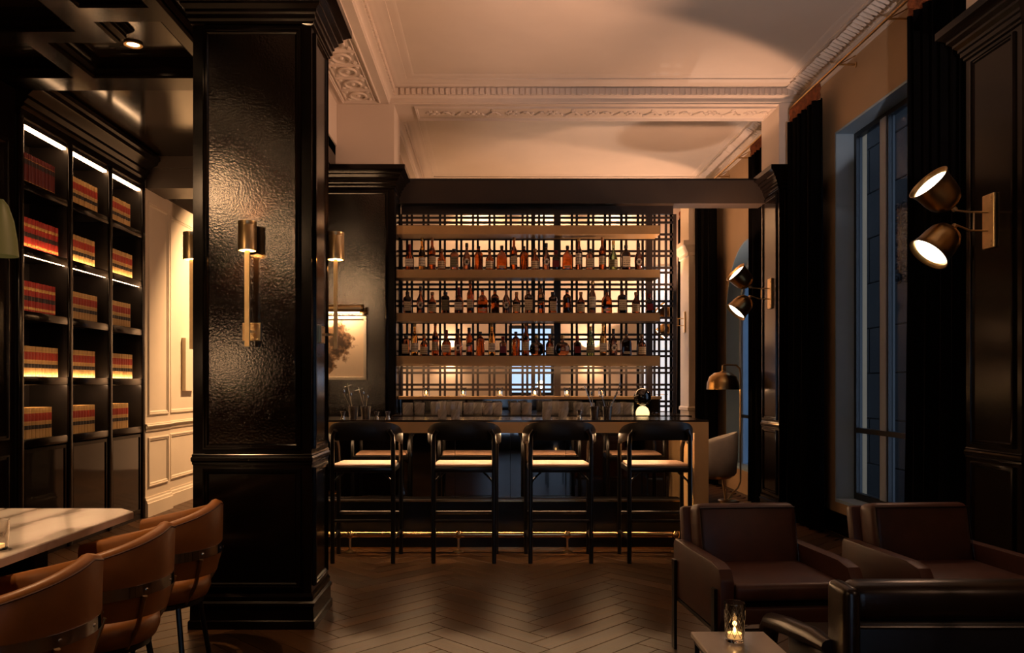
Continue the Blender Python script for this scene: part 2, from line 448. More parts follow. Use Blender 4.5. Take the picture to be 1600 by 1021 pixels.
for a, b in BAYS:
    co = cornice(-1.05, WRX, a, b)
    d = MB()                                   # carved tooth band
    n = 0
    x = -0.93
    while x < 3.10:
        for yy in ((b-.055-.018, b-.055), (a+.055, a+.055+.018)):
            d.box(x, x+.034, yy[0], yy[1], 4.328, 4.388)
        x += .058
    y = a+.12
    while y < b-.12:
        d.box(-.995, -.977, y, y+.034, 4.328, 4.388)
        y += .058
    tag(d.build('tooth_band', 'plaster', co, angle=0), kind='stuff')
    lf = MB()                                  # carved leaves along the window side
    y = a+.10; k = 0
    while y < b-.10:
        ln = .075+.02*rnd.random()
        lf.add([(WRX-.055, y, 4.33), (WRX-.055, y+.06, 4.33), (WRX-.10-ln, y+.045, 4.40), (WRX-.12-ln, y+.03, 4.385), (WRX-.10-ln, y+.012, 4.40), (WRX-.105, y+.03, 4.345)],
               [(0,1,5), (1,2,5), (2,3,5), (3,4,5), (4,0,5)])
        y += .064
    tag(lf.build('leaf_band', 'plaster', co, angle=0), kind='stuff')
def torus_pts(cx, cy, rx, ry, z, n=16): return [(cx+rx*cos(2*pi*i/n), cy+ry*sin(2*pi*i/n), z) for i in range(n)]
def relief_long(y0, y1, par):
    f = MB(); frame(f, XY(BZ, -1), -1.52, -1.13, y0+.06, y1-.06, .03, .02)
    f.build('soffit_moulding', 'plaster', par)
    r = MB(); n = max(1, int((y1-y0-.2)/.30)); st_ = (y1-y0-.2)/n
    for i in range(n):
        c = y0+.1+st_*(i+.5)
        frame(r, XY(BZ, -1), -1.47, -1.18, c-st_*.46, c+st_*.46, .016, .012)
        r.tube(torus_pts(-1.325, c, .078, st_*.30, BZ-.008), .012, 6, closed=True)
        r.sphere((-1.325, c, BZ-.004), .022, 8, 4)
        for sx in (-1, 1):
            for sy in (-1, 1):
                r.sphere((-1.325+sx*.105, c+sy*st_*.32, BZ-.002), .024, 8, 4, sc=(1, 1.3, .7))
    tag(r.build('relief', 'plaster', par), kind='stuff')
for a, b in BAYS: relief_long(a, b, longb)
def relief_cross(y0, y1, par):
    f = MB(); frame(f, XY(BZ, -1), -.80, 2.95, y0+.07, y1-.07, .03, .022)
    f.build('soffit_moulding', 'plaster', par)
    r = MB(); yc = (y0+y1)/2; x = -.62; k = 0
    while x < 2.85:
        r.sphere((x, yc, BZ-.004), .034, 8, 4, sc=(1, 1, .6))
        for q in range(6):
            t = 2*pi*q/6; r.sphere((x+.055*cos(t), yc+.055*sin(t), BZ-.002), .026, 6, 4, sc=(1, 1, .6))
        pts = [(x+.09+.03*i, yc+.055*sin(i*1.05)*(1 if k % 2 else -1), BZ-.006) for i in range(9)]
        r.tube(pts, .010, 5)
        for q in (2, 4, 6):
            px, py, _ = pts[q]; r.sphere((px, py+(.04 if q != 4 else -.04), BZ-.001), .03, 6, 4, sc=(.8, 1.2, .5))
        x += .42; k += 1
    tag(r.build('relief', 'plaster', par), kind='stuff')
for (a, b), p in zip(BEAMS, crossb): relief_cross(a, b, p)

# ------------------------------------------------------------------ window wall on the right
W2 = (5.30, 7.42, 0.28, 3.72)                 # rectangular window of the middle bay
W3C, W3R, W3S = 9.95, 0.92, 2.28              # arched window of the far bay: centre, half width, springing
wr = MB(); T = WRX+.30
def wbox(y0, y1, z0, z1): wr.box(WRX, T, y0, y1, z0, z1)
wbox(FY0, W2[0], -.012, CZ); wbox(W2[0], W2[1], -.012, W2[2]); wbox(W2[0], W2[1], W2[3], CZ)
wbox(W2[1], W3C-W3R, -.012, CZ); wbox(W3C+W3R, FY1, -.012, CZ); wbox(W3C-W3R, W3C+W3R, -.012, W2[2])
na = 20
arc = [(W3C-W3R*cos(pi*i/na), W3S+W3R*sin(pi*i/na)) for i in range(na+1)]
for i in range(na):
    (ya, za), (yb, zb) = arc[i], arc[i+1]
    wr.poly([(WRX, ya, za), (WRX, yb, zb), (WRX, yb, CZ), (WRX, ya, CZ)], (T-WRX, 0, 0))
wall_r = wr.build('wall_right', 'wall_tan', angle=0)
tag(wall_r, 'tan plaster window wall on the right between dark pilasters', 'wall', kind='structure')
bb = MB().box(WRX-.02, WRX, W2[0]+.01, 8.16, 0.001, .16).box(WRX-.012, WRX, W2[0]+.01, 8.16, .16, .19).build('baseboard_right', 'lacquer')
tag(bb, 'dark baseboard under the tall right window', 'baseboard', kind='structure')

# window_1: tall rectangular window
def window_unit(name, label, y0, y1, z0, z1, vbars, transom, glassx):
    w = thing(name, (0, 0, 0), label, 'window', kind='structure')
    fx = glassx
    f = MB()
    f.box(fx-.03, fx+.03, y0, y0+.06, z0, z1).box(fx-.03, fx+.03, y1-.06, y1, z0, z1)
    f.box(fx-.03, fx+.03, y0+.06, y1-.06, z0, z0+.06).box(fx-.03, fx+.03, y0+.06, y1-.06, z1-.06, z1)
    f.build('window_frame', 'frame_black', w, angle=0)
    for y in vbars:
        MB().box(fx-.045, fx+.03, y-.05, y+.05, z0+.06, z1-.06).build('mullion', 'frame_grey', w, angle=0)
        e = MB().box(fx-.035, fx+.025, y-.075, y-.05, z0+.06, z1-.06).box(fx-.035, fx+.025, y+.05, y+.075, z0+.06, z1-.06)
        e.build('mullion_edge', 'frame_black', w, angle=0)
    MB().box(fx-.05, fx+.02, y0+.06, y1-.06, transom-.022, transom+.022).build('transom', 'frame_black', w, angle=0)
    ys = [y0+.06] + [q for y in vbars for q in (y-.075, y+.075)] + [y1-.06]
    for i in range(0, len(ys), 2):
        for za, zb in ((z0+.06, transom-.022), (transom+.022, z1-.06)):
            MB().box(fx-.004, fx+.004, ys[i], ys[i+1], za, zb).build('pane', 'glass_window', w, angle=0)
    return w
w1 = window_unit('window_1', 'tall grey framed window between black curtains, dusk street outside', W2[0]+.002, W2[1]-.002, W2[2]+.03, W2[3]-.002, (5.95, 6.83), 0.95, WRX+.20)
rv = MB()
rv.box(WRX+.001, T-.001, W2[0]+.003, W2[1]-.003, W2[2]+.001, W2[2]+.029)
rv.build('window_sill', 'window_reveal', w1, angle=0)
for ya, yb in ((W2[1]-.02, W2[1]-.001), (W2[0]+.001, W2[0]+.02)):
    MB().box(WRX+.001, WRX+.168, ya, yb, W2[2]+.03, W2[3]-.002).build('window_jamb', 'window_reveal', w1, angle=0)
MB().box(WRX+.001, WRX+.168, W2[0]+.02, W2[1]-.02, W2[3]-.02, W2[3]-.001).build('window_head', 'window_reveal', w1, angle=0)
# window_2: arched
w2 = thing('window_2', (0, 0, 0), 'tall arched window behind the brass floor lamp', 'window', kind='structure')
fx = WRX+.20
def arch_ring(r0, r1, xa, xb, name, m):
    b = MB(); q = [(W3C-1*0, 0)]
    def path(r): return [(W3C-r, W2[2]+.03)] + [(W3C-r*cos(pi*i/na), W3S+r*sin(pi*i/na)) for i in range(na+1)] + [(W3C+r, W2[2]+.03)]
    A, B = path(r0), path(r1)
    rings = [[(xa, y, z) for y, z in A], [(xa, y, z) for y, z in B], [(xb, y, z) for y, z in B], [(xb, y, z) for y, z in A], [(xa, y, z) for y, z in A]]
    b.loft(rings, False, False); return b.build(name, m, w2, angle=25)
arch_ring(W3R-.002, W3R-.02, WRX+.001, T-.001, 'window_jamb', 'window_reveal')
arch_ring(W3R-.021, W3R-.10, fx-.03, fx+.03, 'window_frame', 'frame_grey')
MB().box(fx-.03, fx+.03, W3C-.05, W3C+.05, W2[2]+.05, W3S+W3R-.10).build('mullion', 'frame_grey', w2, angle=0)
for yy in (W3C-.45, W3C+.45): MB().box(fx-.025, fx+.025, yy-.025, yy+.025, W2[2]+.05, W3S+.62).build('mullion', 'frame_black', w2, angle=0)
MB().box(fx-.03, fx+.02, W3C-W3R+.1, W3C+W3R-.1, .93, .97).build('transom', 'frame_black', w2, angle=0)
MB().box(WRX+.001, T-.001, W3C-W3R+.021, W3C+W3R-.021, W2[2]+.001, W2[2]+.029).build('window_sill', 'window_reveal', w2, angle=0)
gp = MB(); pts = [(fx-.003, W3C-W3R+.1, W2[2]+.04)] + [(fx-.003, W3C-(W3R-.1)*cos(pi*i/na), W3S+(W3R-.1)*sin(pi*i/na)) for i in range(na+1)] + [(fx-.003, W3C+W3R-.1, W2[2]+.04)]
gp.poly(pts, (.006, 0, 0)).build('pane', 'glass_window', w2, angle=0)

# street side: stone facade across, pavement
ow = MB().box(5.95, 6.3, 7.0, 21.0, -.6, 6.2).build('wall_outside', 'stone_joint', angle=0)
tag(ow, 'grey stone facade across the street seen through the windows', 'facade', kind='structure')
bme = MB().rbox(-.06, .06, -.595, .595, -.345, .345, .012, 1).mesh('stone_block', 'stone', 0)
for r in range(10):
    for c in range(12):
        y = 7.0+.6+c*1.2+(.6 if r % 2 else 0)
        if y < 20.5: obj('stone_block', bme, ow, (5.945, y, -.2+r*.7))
cv = MB()
for k in range(7):
    for q in range(3):
        zc, yc = 2.9+k*.17, 11.3+q*.2
        cv.tube([(5.87, yc+.07*cos(t*.7), zc+.06*sin(t*.7)) for t in range(9)], .022, 5)
        cv.sphere((5.87, yc, zc), .04, 6, 4)
cv.box(5.85, 5.93, 11.1, 11.12, 2.75, 4.1).box(5.85, 5.93, 11.9, 11.92, 2.75, 4.1)
tag(cv.build('carved_panel', 'stone', ow), kind='stuff')
gr = MB().box(3.51, 5.94, 3.0, 21.0, -.7, -.55).build('pavement', 'ground', angle=0)
tag(gr, 'grey pavement outside the windows', 'pavement', kind='structure')

# ------------------------------------------------------------------ left wall, back wall, near wall, dark ceiling
wl = MB().box(-4.2, -3.92, FY0, FY1, -.012, CZ).build('wall_left', 'lacquer', angle=0)
tag(wl, 'dark wall behind the tall bookcase', 'wall', kind='structure')
wlp = thing('wall_left_front', (0, 0, 0), 'near black panelled wall at the left edge of the picture', 'wall', kind='structure')
MB().box(-3.919, -3.60, FY0, 6.02, 0, 3.70).build('wall_core', 'lacquer', wlp, angle=0)
for a, b in ((1.2, 2.75), (2.85, 4.4), (4.5, 5.93)):
    f = MB(); frame(f, YZ(-3.60), a, b, .95, 3.2, .05, .018); frame(f, YZ(-3.60), a, b, .2, .85, .05, .018); f.build('panel_moulding', 'lacquer', wlp)
# cream panelled wall beyond the bookcase
wlc = thing('wall_left_back', (0, 0, 0), 'cream panelled wall with raised mouldings beyond the bookcase', 'wall', kind='structure')
MB().box(-3.919, -3.62, 8.86, FY1, 0, 3.44).build('wall_core', 'cream_panel', wlc, angle=0)
MB().box(-3.919, -3.57, 8.20, 8.85, 0, 3.40).build('corner_pilaster', 'cream_panel', wlc, angle=0)
def rail_y(x, y0, y1, z, par, m='cream_panel', name='chair_rail', s=1):
    prof = [(0, z-.05), (.012, z-.045), (.018, z-.02), (.03, z-.005), (.036, z+.012), (.024, z+.02), (.024, z+.03), (0, z+.036)]
    MB().loft([[(x+s*a, y0, h) for a, h in prof], [(x+s*a, y1, h) for a, h in prof]], True, True).build(name, m, par, angle=25)
def base_y(x, y0, y1, par, m='cream_panel', hh=.20, s=1):
    prof = [(0, 0), (.034, 0), (.034, hh-.06), (.026, hh-.055), (.022, hh-.03), (.012, hh-.02), (.010, hh), (0, hh)]
    MB().loft([[(x+s*a, y0, h) for a, h in prof], [(x+s*a, y1, h) for a, h in prof]], True, True).build('baseboard', m, par, angle=25)
rail_y(-3.57, 8.20, 8.85, .93, wlc); rail_y(-3.62, 8.86, 12.9, .93, wlc); base_y(-3.57, 8.20, 8.85, wlc); base_y(-3.62, 8.86, 12.9, wlc)
for (x, a, b) in ((-3.57, 8.27, 8.79), (-3.62, 8.95, 10.3), (-3.62, 10.45, 11.8)):
    f = MB(); frame(f, YZ(x), a, b, 1.05, 3.28, .045, .016); f.build('panel_moulding', 'cream_panel', wlc)
    f = MB(); frame(f, YZ(x), a, b, .30, .82, .045, .016); f.build('panel_moulding', 'cream_panel', wlc)
bx = MB().box(-3.62, -3.57, 9.30, 9.62, 1.30, 1.92).build('wall_cabinet', 'cream_panel')
tag(bx, 'small cream wall box on the panelled wall behind the near pillar', 'wall box')

wb = MB(); BY = FY1-.05
WB = (0.28, 1.02, 1.20, 2.34)      # window opening in the far wall
wb.box(-4.2, WB[0], BY, BY+.25, -.012, CZ); wb.box(WB[1], T, BY, BY+.25, -.012, CZ)
wb.box(WB[0], WB[1], BY, BY+.25, -.012, WB[2]); wb.box(WB[0], WB[1], BY, BY+.25, WB[3], CZ)
tag(wb.build('wall_back', 'plaster', angle=0), 'warm lit plaster wall seen through the lattice behind the bar', 'wall', kind='structure')
w3 = thing('window_3', (0, 0, 0), 'blue grey window in the far wall behind the middle of the lattice', 'window', kind='structure')
f = MB().box(WB[0], WB[0]+.05, BY, BY+.08, WB[2], WB[3]).box(WB[1]-.05, WB[1], BY, BY+.08, WB[2], WB[3]).box(WB[0]+.05, WB[1]-.05, BY, BY+.08, WB[3]-.05, WB[3]).box(WB[0]+.05, WB[1]-.05, BY, BY+.08, WB[2], WB[2]+.05)
f.box(WB[0]+.05, WB[1]-.05, BY+.01, BY+.06, 1.75, 1.79).build('window_frame', 'frame_black', w3, angle=0)
MB().box(WB[0]+.05, WB[1]-.05, BY+.03, BY+.036, WB[2]+.05, 1.75).build('pane', 'glass_window', w3, angle=0)
MB().box(WB[0]+.05, WB[1]-.05, BY+.03, BY+.036, 1.79, WB[3]-.05).build('pane', 'glass_window', w3, angle=0)
w4 = thing('window_4', (0, 0, 0), 'narrow bright white window glowing at the right end of the lattice', 'window', kind='structure')
MB().box(2.38, 2.43, BY-.04, BY-.001, .90, 3.30).box(2.95, 3.00, BY-.04, BY-.001, .90, 3.30).box(2.43, 2.95, BY-.04, BY-.001, 3.25, 3.30).box(2.43, 2.95, BY-.04, BY-.001, .90, .95).build('window_frame', 'frame_grey', w4, angle=0)
MB().box(2.43, 2.95, BY-.02, BY-.002, .95, 3.25).build('pane', 'lit_window', w4, angle=0)
WN = (-.2, 1.7, .35, 2.7)
wn = MB().box(-4.2, WN[0], FY0-.2, FY0, -.012, CZ).box(WN[1], T, FY0-.2, FY0, -.012, CZ).box(WN[0], WN[1], FY0-.2, FY0, -.012, WN[2]).box(WN[0], WN[1], FY0-.2, FY0, WN[3], CZ)
tag(wn.build('wall_near', 'lacquer', angle=0), 'dark wall with a wide window behind the viewer', 'wall', kind='structure')
w5 = thing('window_5', (0, 0, 0), 'wide street window behind the viewer', 'window', kind='structure')
for k in range(4):
    xx = WN[0]+(WN[1]-WN[0])*k/3; MB().box(xx-.04, xx+.04, FY0-.14, FY0-.06, WN[2], WN[3]).build('mullion', 'frame_black', w5, angle=0)
    if k < 3: MB().box(xx+.04, xx+(WN[1]-WN[0])/3-.04, FY0-.103, FY0-.097, WN[2], WN[3]).build('pane', 'glass_window', w5, angle=0)

# dark lacquer ceiling of the library side
DZ, DB = 3.72, 3.60
dc = thing('ceiling_library', (0, 0, 0), 'glossy black coffered ceiling above the bookcase', 'ceiling', kind='structure')
MB().box(-4.2, -1.60, FY0-.2, FY1+.2, DZ, DZ+.1).build('ceiling_slab', 'ceil_lacquer', dc, angle=0)
def dbeam(x0, x1, y0, y1):
    e = [(0.0, DB), (-.018, DB+.012), (-.018, DB+.03), (-.045, DB+.05), (-.045, DB+.075), (-.075, DB+.10), (-.085, DZ)]
    MB().rects([(x0+a, x1-a, y0+a, y1-a, z) for a, z in e], lambda u, v, h: (u, v, h)).build('coffer_beam', 'beam_lacquer', dc, angle=25)
dbeam(-3.58, -1.68, 5.80, 6.04)
dbeam(-3.04, -2.90, 5.20, 5.80)
dbeam(-3.58, -2.63, 5.04, 5.20)
dbeam(-2.63, -2.45, FY0+.1, 5.20)
dbeam(-2.45, -2.03, 4.72, 4.90)
dbeam(-2.03, -1.95, FY0+.1, 5.80)
dbeam(-3.58, -1.68, 2.2, 2.4)
# bulkhead above the library opening and its white upper wall
MB().box(-1.70, -1.60, FY0, FY1, 3.56, DZ+.1).build('bulkhead_edge', 'lacquer', dc, angle=0)
tag(MB().box(-1.62, -1.585, FY0, FY1, DZ+.1, CZ).build('wall_bulkhead', 'plaster', angle=0), 'upper plaster wall above the black ceiling edge', 'wall', kind='structure')
# dark beam across the library side at the second column line
tag(MB().box(-3.565, -2.42, 8.22, 8.70, 3.40, 3.60).box(-3.565, -2.42, 8.18, 8.74, 3.60, DZ-.001).build('trim_1', 'beam_bronze', angle=0), 'dark lintel across the far end of the library', 'lintel', kind='structure')

# ------------------------------------------------------------------ pillars
def pillar(name, label, x0, x1, y0, y1, front=True, right=True, ztop=3.60, wide=False):
    p = thing(name, (0, 0, 0), label, 'pillar', kind='structure')
    q = lambda e, z: (x0-e, x1+e, y0-e, y1+e, z)
    I = lambda u, v, h: (u, v, h)
    MB().rects([q(0, .20), q(0, 3.44)], I).build('shaft', 'lacquer', p, angle=0)
    MB().rects([q(.022, .001), q(.022, .045), q(.014, .05), q(.012, .125), q(.02, .13), q(.02, .145), q(.008, .155), q(.010, .18), q(0, .20)], I).build('plinth', 'lacquer', p, angle=20)
    MB().rects([q(.002, 3.375), q(.012, 3.382), q(.012, 3.395), q(.024, 3.405), q(.024, 3.43), q(.034, 3.438), q(.034, 3.455), q(.055, 3.475), q(.055, 3.49), q(.08, 3.51), q(.08, 3.525), q(.105, 3.545), q(.125, 3.555), q(.125, 3.60)], I).build('crown', 'lacquer', p, angle=20)
    MB().rects([q(.0, .915), q(.005, .92), q(.004, .93), q(.010, .94), q(.010, .955), q(.004, .965), q(.006, .972), q(0, .98)], I, cap=(False, False)).build('chair_rail', 'lacquer', p, angle=20)
    def panels(mp, a, b, cover):
        i = .055
        f = MB(); frame(f, mp, a+i, b-i, 1.0, 3.36, .035, .016); f.build('panel_moulding', 'lacquer', p)
        f = MB(); frame(f, mp, a+i, b-i, .225, .90, .035, .016); f.build('panel_moulding', 'lacquer', p)
        f = MB(); f.rects([(a+i+.036, b-i-.036, 1.036, 3.324, .0005), (a+i+.036, b-i-.036, 1.036, 3.324, .003)], mp); f.build('panel', cover, p, angle=0)
        f = MB(); f.rects([(a+i+.036, b-i-.036, .261, .864, .0005), (a+i+.036, b-i-.036, .261, .864, .003)], mp); f.build('panel', 'lacquer', p, angle=0)
    panels(XZ(y0), x0, x1, 'wallcover'); panels(YZ(x1), y0, y1, 'lacquer'); panels(YZ(x0, -1), y0, y1, 'lacquer')
    if ztop > 3.6:
        MB().rects([q(0, 3.60), q(0, ztop)], I).build('upper_shaft', 'plaster', p, angle=0)
    return p
P1 = pillar('pillar', 'big black panelled pillar in the foreground carrying brass sconces', -1.67, -1.007, 4.455, 4.91, ztop=4.249)
P2 = pillar('pillar', 'black panelled pillar with framed picture beside the bar shelves', -2.40, -1.0, 8.17, 8.70, ztop=4.249)
for (a, b), lab in ((BEAMS[1], 'near black pilaster on the window wall with twin brass spots'), (BEAMS[2], 'far black pilaster on the window wall right of the bar')):
    pillar('pilaster', lab, 2.95, 3.199, a, b, ztop=4.249)
pw = thing('pilaster', (0, 0, 0), 'cream plaster pilaster with stepped capital beyond the lattice', 'pilaster', kind='structure')
I3 = lambda u, v, h: (u, v, h)
q = lambda e, z: (2.95-e, 3.199, 11.91-e, 12.44+e, z)
MB().rects([q(0, .2), q(0, 3.42)], I3).build('shaft', 'cream_panel', pw, angle=0)
MB().rects([q(.03, .001), q(.03, .17), q(0, .2)], I3).build('plinth', 'cream_panel', pw, angle=20)
MB().rects([q(.0, 3.30), q(.02, 3.31), q(.02, 3.36), q(.05, 3.40), q(.07, 3.44), q(.10, 3.46), q(.10, 3.52), q(.0, 3.53)], I3).build('capital', 'cream_panel', pw, angle=20)
MB().rects([q(.0, 3.53), q(0, BZ-.001)], I3).build('upper_shaft', 'cream_panel', pw, angle=0)
MB().rects([q(.0, .98), q(.02, .99), q(.02, 1.03), q(0, 1.05)], I3, cap=(False, False)).build('chair_rail', 'cream_panel', pw, angle=20)

# ------------------------------------------------------------------ downlights
def downlight(x, y, z, label, power, aim=(0, 0), spot=95, disc=True):
    t = thing('downlight', (x, y, z), label, 'downlight', 'recessed ceiling spots')
    MB().lathe([(.062, -.001), (.062, -.012), (.044, -.012), (.040, -.002), (.040, -.001)], 20, cap=False).build('trim_ring', 'brass_dark', t)
    MB().lathe([(.039, -.003), (.039, -.006)], 20).build('lens', 'downlight_disc', t)
    lamp('downlight_lamp', 'SPOT', (0, 0, -.03), power, WARM2, t, .03, (R(aim[0]), R(aim[1]), 0), spot, .5)
downlight(-2.47, 5.49, DZ, 'small glowing recessed spot in the black coffered ceiling', L_DOWNLIGHT*.5)
downlight(-2.25, 3.30, DZ, 'recessed spot above the tan dining chairs', L_DOWNLIGHT*1.9, spot=70)
downlight(-3.10, 0.10, DZ, 'recessed spot near the front of the library ceiling', L_DOWNLIGHT*1.0)
downlight(-1.95, 10.1, DZ, 'recessed spot lighting the cream panelled wall', 1050, aim=(16, 38), spot=120)
downlight(-2.9, 11.2, DZ, 'recessed spot deep beyond the library lintel', L_DOWNLIGHT*1.0, spot=120)
# ================================================================== OBJECTS
# ------------------------------------------------------------------ bookcase
BX = -3.57                                   # front plane
DIV = [6.04, 6.75, 7.46, 8.17]
SH = [0.935, 1.42, 1.925, 2.42, 2.92]         # shelf tops
bc = thing('bookcase', (0, 0, 0), 'tall black built-in bookcase with three bays of lit shelves', 'bookcase')
MB().box(-3.918, -3.90, 6.03, 8.18, 0, 3.45).build('back_panel', 'black_board', bc, angle=0)
for i, y in enumerate(DIV):
    MB().box(-3.90, BX-.012, y-.028, y+.028, .001, 3.42).build('side_panel' if i in (0, 3) else 'divider', 'black_board', bc, angle=0)
    MB().rbox(BX-.012, BX+.008, y-.034, y+.034, .001, 3.42, .008, 2).build('stile', 'lacquer', bc)
for i in range(3):
    a, b = DIV[i]+.034, DIV[i+1]-.034
    for k, z in enumerate(SH):
        MB().box(-3.899, BX-.02, a-.005, b+.005, z-.035, z).build('shelf', 'black_board', bc, angle=0)
        MB().rbox(BX-.02, BX+.004, a, b, z-.055, z+.012, .007, 2).build('shelf_nosing', 'lacquer', bc)
    MB().box(-3.899, BX-.02, a-.005, b+.005, 3.37, 3.40).build('top_panel', 'black_board', bc, angle=0)
    # light strips: visible ones in the top of rows one and three, uplights behind the nosing of rows two and four
    MB().box(BX-.055, BX-.020, a, b, 3.350, 3.369).build('light_strip', 'strip_light', bc, angle=0)
    MB().box(BX-.045, BX-.021, a, b, SH[3]-.051, SH[3]-.036).build('light_strip', 'strip_light', bc, angle=0)
    MB().box(BX-.034, BX-.024, a, b, SH[3]+.001, SH[3]+.009).build('light_strip', 'strip_up', bc, angle=0)
    MB().box(BX-.034, BX-.024, a, b, SH[1]+.001, SH[1]+.009).build('light_strip', 'strip_up', bc, angle=0)
    MB().box(BX-.045, BX-.025, a, b, SH[1]-.048, SH[1]-.036).build('light_strip', 'strip_up', bc, angle=0)
    # lower doors with dark glass
    fr = MB().box(BX-.03, BX-.005, a+.004, a+.034, .06, .868).box(BX-.03, BX-.005, b-.034, b-.004, .06, .868).box(BX-.03, BX-.005, a+.034, b-.034, .06, .10).box(BX-.03, BX-.005, a+.034, b-.034, .838, .868)
    d = fr.build('cabinet_door', 'lacquer', bc, angle=0)
    MB().box(BX-.02, BX-.014, a+.034, b-.034, .10, .838).build('door_glass', 'smoked_door', d, angle=0)
MB().box(-3.90, BX-.01, 6.04, 8.17, .001, .055).build('toe_kick', 'black_board', bc, angle=0)
cp = [(-3.90, 3.40), (BX-.01, 3.40), (BX+.005, 3.41), (BX+.005, 3.47), (BX+.03, 3.485), (BX+.03, 3.51), (BX+.06, 3.54), (BX+.06, 3.565), (BX+.10, 3.60), (BX+.14, 3.62), (BX+.15, 3.65), (BX+.17, 3.665), (BX+.17, 3.70), (-3.90, 3.70)]
MB().loft([[(x, 6.03, z) for x, z in cp], [(x, 8.18, z) for x, z in cp]], True, True).build('crown', 'lacquer', bc, angle=20)

BOOKS = {}
def book_proto(kind):
    """local: spine faces +X at x=0, thickness along y (0.047), height along z"""
    t, dpt, h = .047, .19, .25
    r = thing('law_book', (0, 0, 0), 'x', 'book', 'law books in the lit bookcase')
    n = 6
    sp = [(-.012+.012*cos(a), t/2+t/2*sin(a)*1.0) for a in [(-pi/2)+pi*i/n for i in range(n+1)]]
    ring = [(-dpt, 0)] + [(-.012, 0)] + sp[1:-1] + [(-.012, t), (-dpt, t), (-dpt, t-.004), (-.02, t-.004), (-.02, .004), (-dpt, .004)]
    MB().loft([[(x, y, 0) for x, y in ring], [(x, y, h) for x, y in ring]], True, True).build('cover', {'tan': 'book_tan', 'red': 'book_red', 'wine': 'book_wine'}[kind], r)
    MB().box(-dpt+.006, -.021, .0045, t-.0045, .005, h-.006).build('pages', 'book_pages', r, angle=0)
    def band(name, m, z0, z1, e=.0008):
        sp2 = [((-.012+(.012+e)*cos(a)), t/2+(t/2)*sin(a)) for a in [(-pi/2)+pi*i/n for i in range(n+1)]]
        MB().loft([[(x, y, z0) for x, y in sp2], [(x, y, z1) for x, y in sp2]], False, False).build(name, m, r)
    if kind == 'tan':
        band('red_label', 'band_red', .145, .205); band('black_label', 'band_black', .080, .112)
        band('gold_band', 'band_gold', .136, .139); band('gold_band', 'band_gold', .211, .214)
    elif kind == 'red':
        band('black_label', 'band_black', .100, .135); band('gold_band', 'band_gold', .18, .205); band('gold_band', 'band_gold', .03, .05)
    else:
        band('black_label', 'band_black', .165, .20); band('gold_band', 'band_gold', .205, .209); band('gold_band', 'band_gold', .03, .034)
    return r
protos = {k: book_proto(k) for k in ('tan', 'red', 'wine')}
ptree = {k: tree(v) for k, v in protos.items()}
used = set()
ROWN = ['fifth shelf from top', 'fourth shelf from top', 'third shelf from top', 'second shelf from top', 'top shelf']
for i in range(3):
    a, b = DIV[i]+.036, DIV[i+1]-.036
    for k, z in enumerate(SH):
        kind = 'tan'
        if i == 0 and k == 4: kind = 'wine'
        if i == 0 and k in (2, 3): kind = 'red'
        nb = [11, 10, 10][i] + ((k*7+i*3) % 2) - (1 if k == 0 else 0)
        y = a+.002
        for j in range(nb):
            lab = '%s law book, %s from left in the %s bay, %s' % ({'tan': 'tan', 'red': 'red', 'wine': 'dark red'}[kind], ORD[j], ['left', 'middle', 'right'][i], ROWN[k])
            loc = (BX-.038 - rnd.random()*.006, y, z+.0005)
            if kind not in used: o = protos[kind]; o.location = loc; o['label'] = lab; used.add(kind)
            else: o = copy_tree(ptree[kind], None, loc, 0, lab)
            o.scale = (1, 1, 1 if k != 2 else 1.0+.0*rnd.random())
            y += .0475 + (.0005*rnd.random())
        # a black block holds up the row
# ------------------------------------------------------------------ cylinder sconces on the pillar
def cyl_sconce(loc, rz, label):
    """local: wall plane y=0 behind, fixture sticks out to -Y; origin on the wall at the plate centre"""
    t = thing('wall_sconce', loc, label, 'sconce', 'brass cylinder sconces on the near pillar', rz)
    p = MB().box(-.05, .05, -.012, 0, -.05, .05); frame(p, XZ(-.012), -.05, .05, -.05, .05, .01, .004); p.build('backplate', 'brass', t)
    MB().box(-.0075, .0075, -.085, -.012, -.0075, .0075).box(-.02, .02, -.03, -.012, -.006, .006).build('arm', 'brass', t, angle=0)
    MB().box(-.0125, .0125, -.098, -.078, -.085, .44).build('rod', 'brass', t, angle=0)
    n = 48; c = (0, -.088, 0)
    s = MB(); s.lathe([(.047, .44), (.049, .44), (.049, .575), (.0475, .577), (.0475, .583), (.049, .585), (.049, .60), (.045, .60), (.045, .44)], n, c, cap=False, fl=.018, nf=24)
    sh = s.build('shade', 'brass', t, angle=50)
    MB().lathe([(.0445, .512), (.0445, .516)], 20, c).build('lamp_disc', 'bulb_white', sh)
    lamp('sconce_lamp_down', 'POINT', (0, -.088, .475), L_SCONCE, WARM2, t, .02)
    lamp('sconce_lamp_up', 'POINT', (0, -.088, .56), L_SCONCE*3, WARM2, t, .02)
    return t
SZ = 1.66
cyl_sconce((-1.338, 4.452, SZ), 0, 'brass cylinder sconce on the front of the black pillar')
cyl_sconce((-1.004, 4.68, SZ), R(90), 'brass cylinder sconce on the bar side of the black pillar')
cyl_sconce((-1.673, 4.68, SZ), R(-90), 'brass cylinder sconce half hidden on the library side of the pillar')

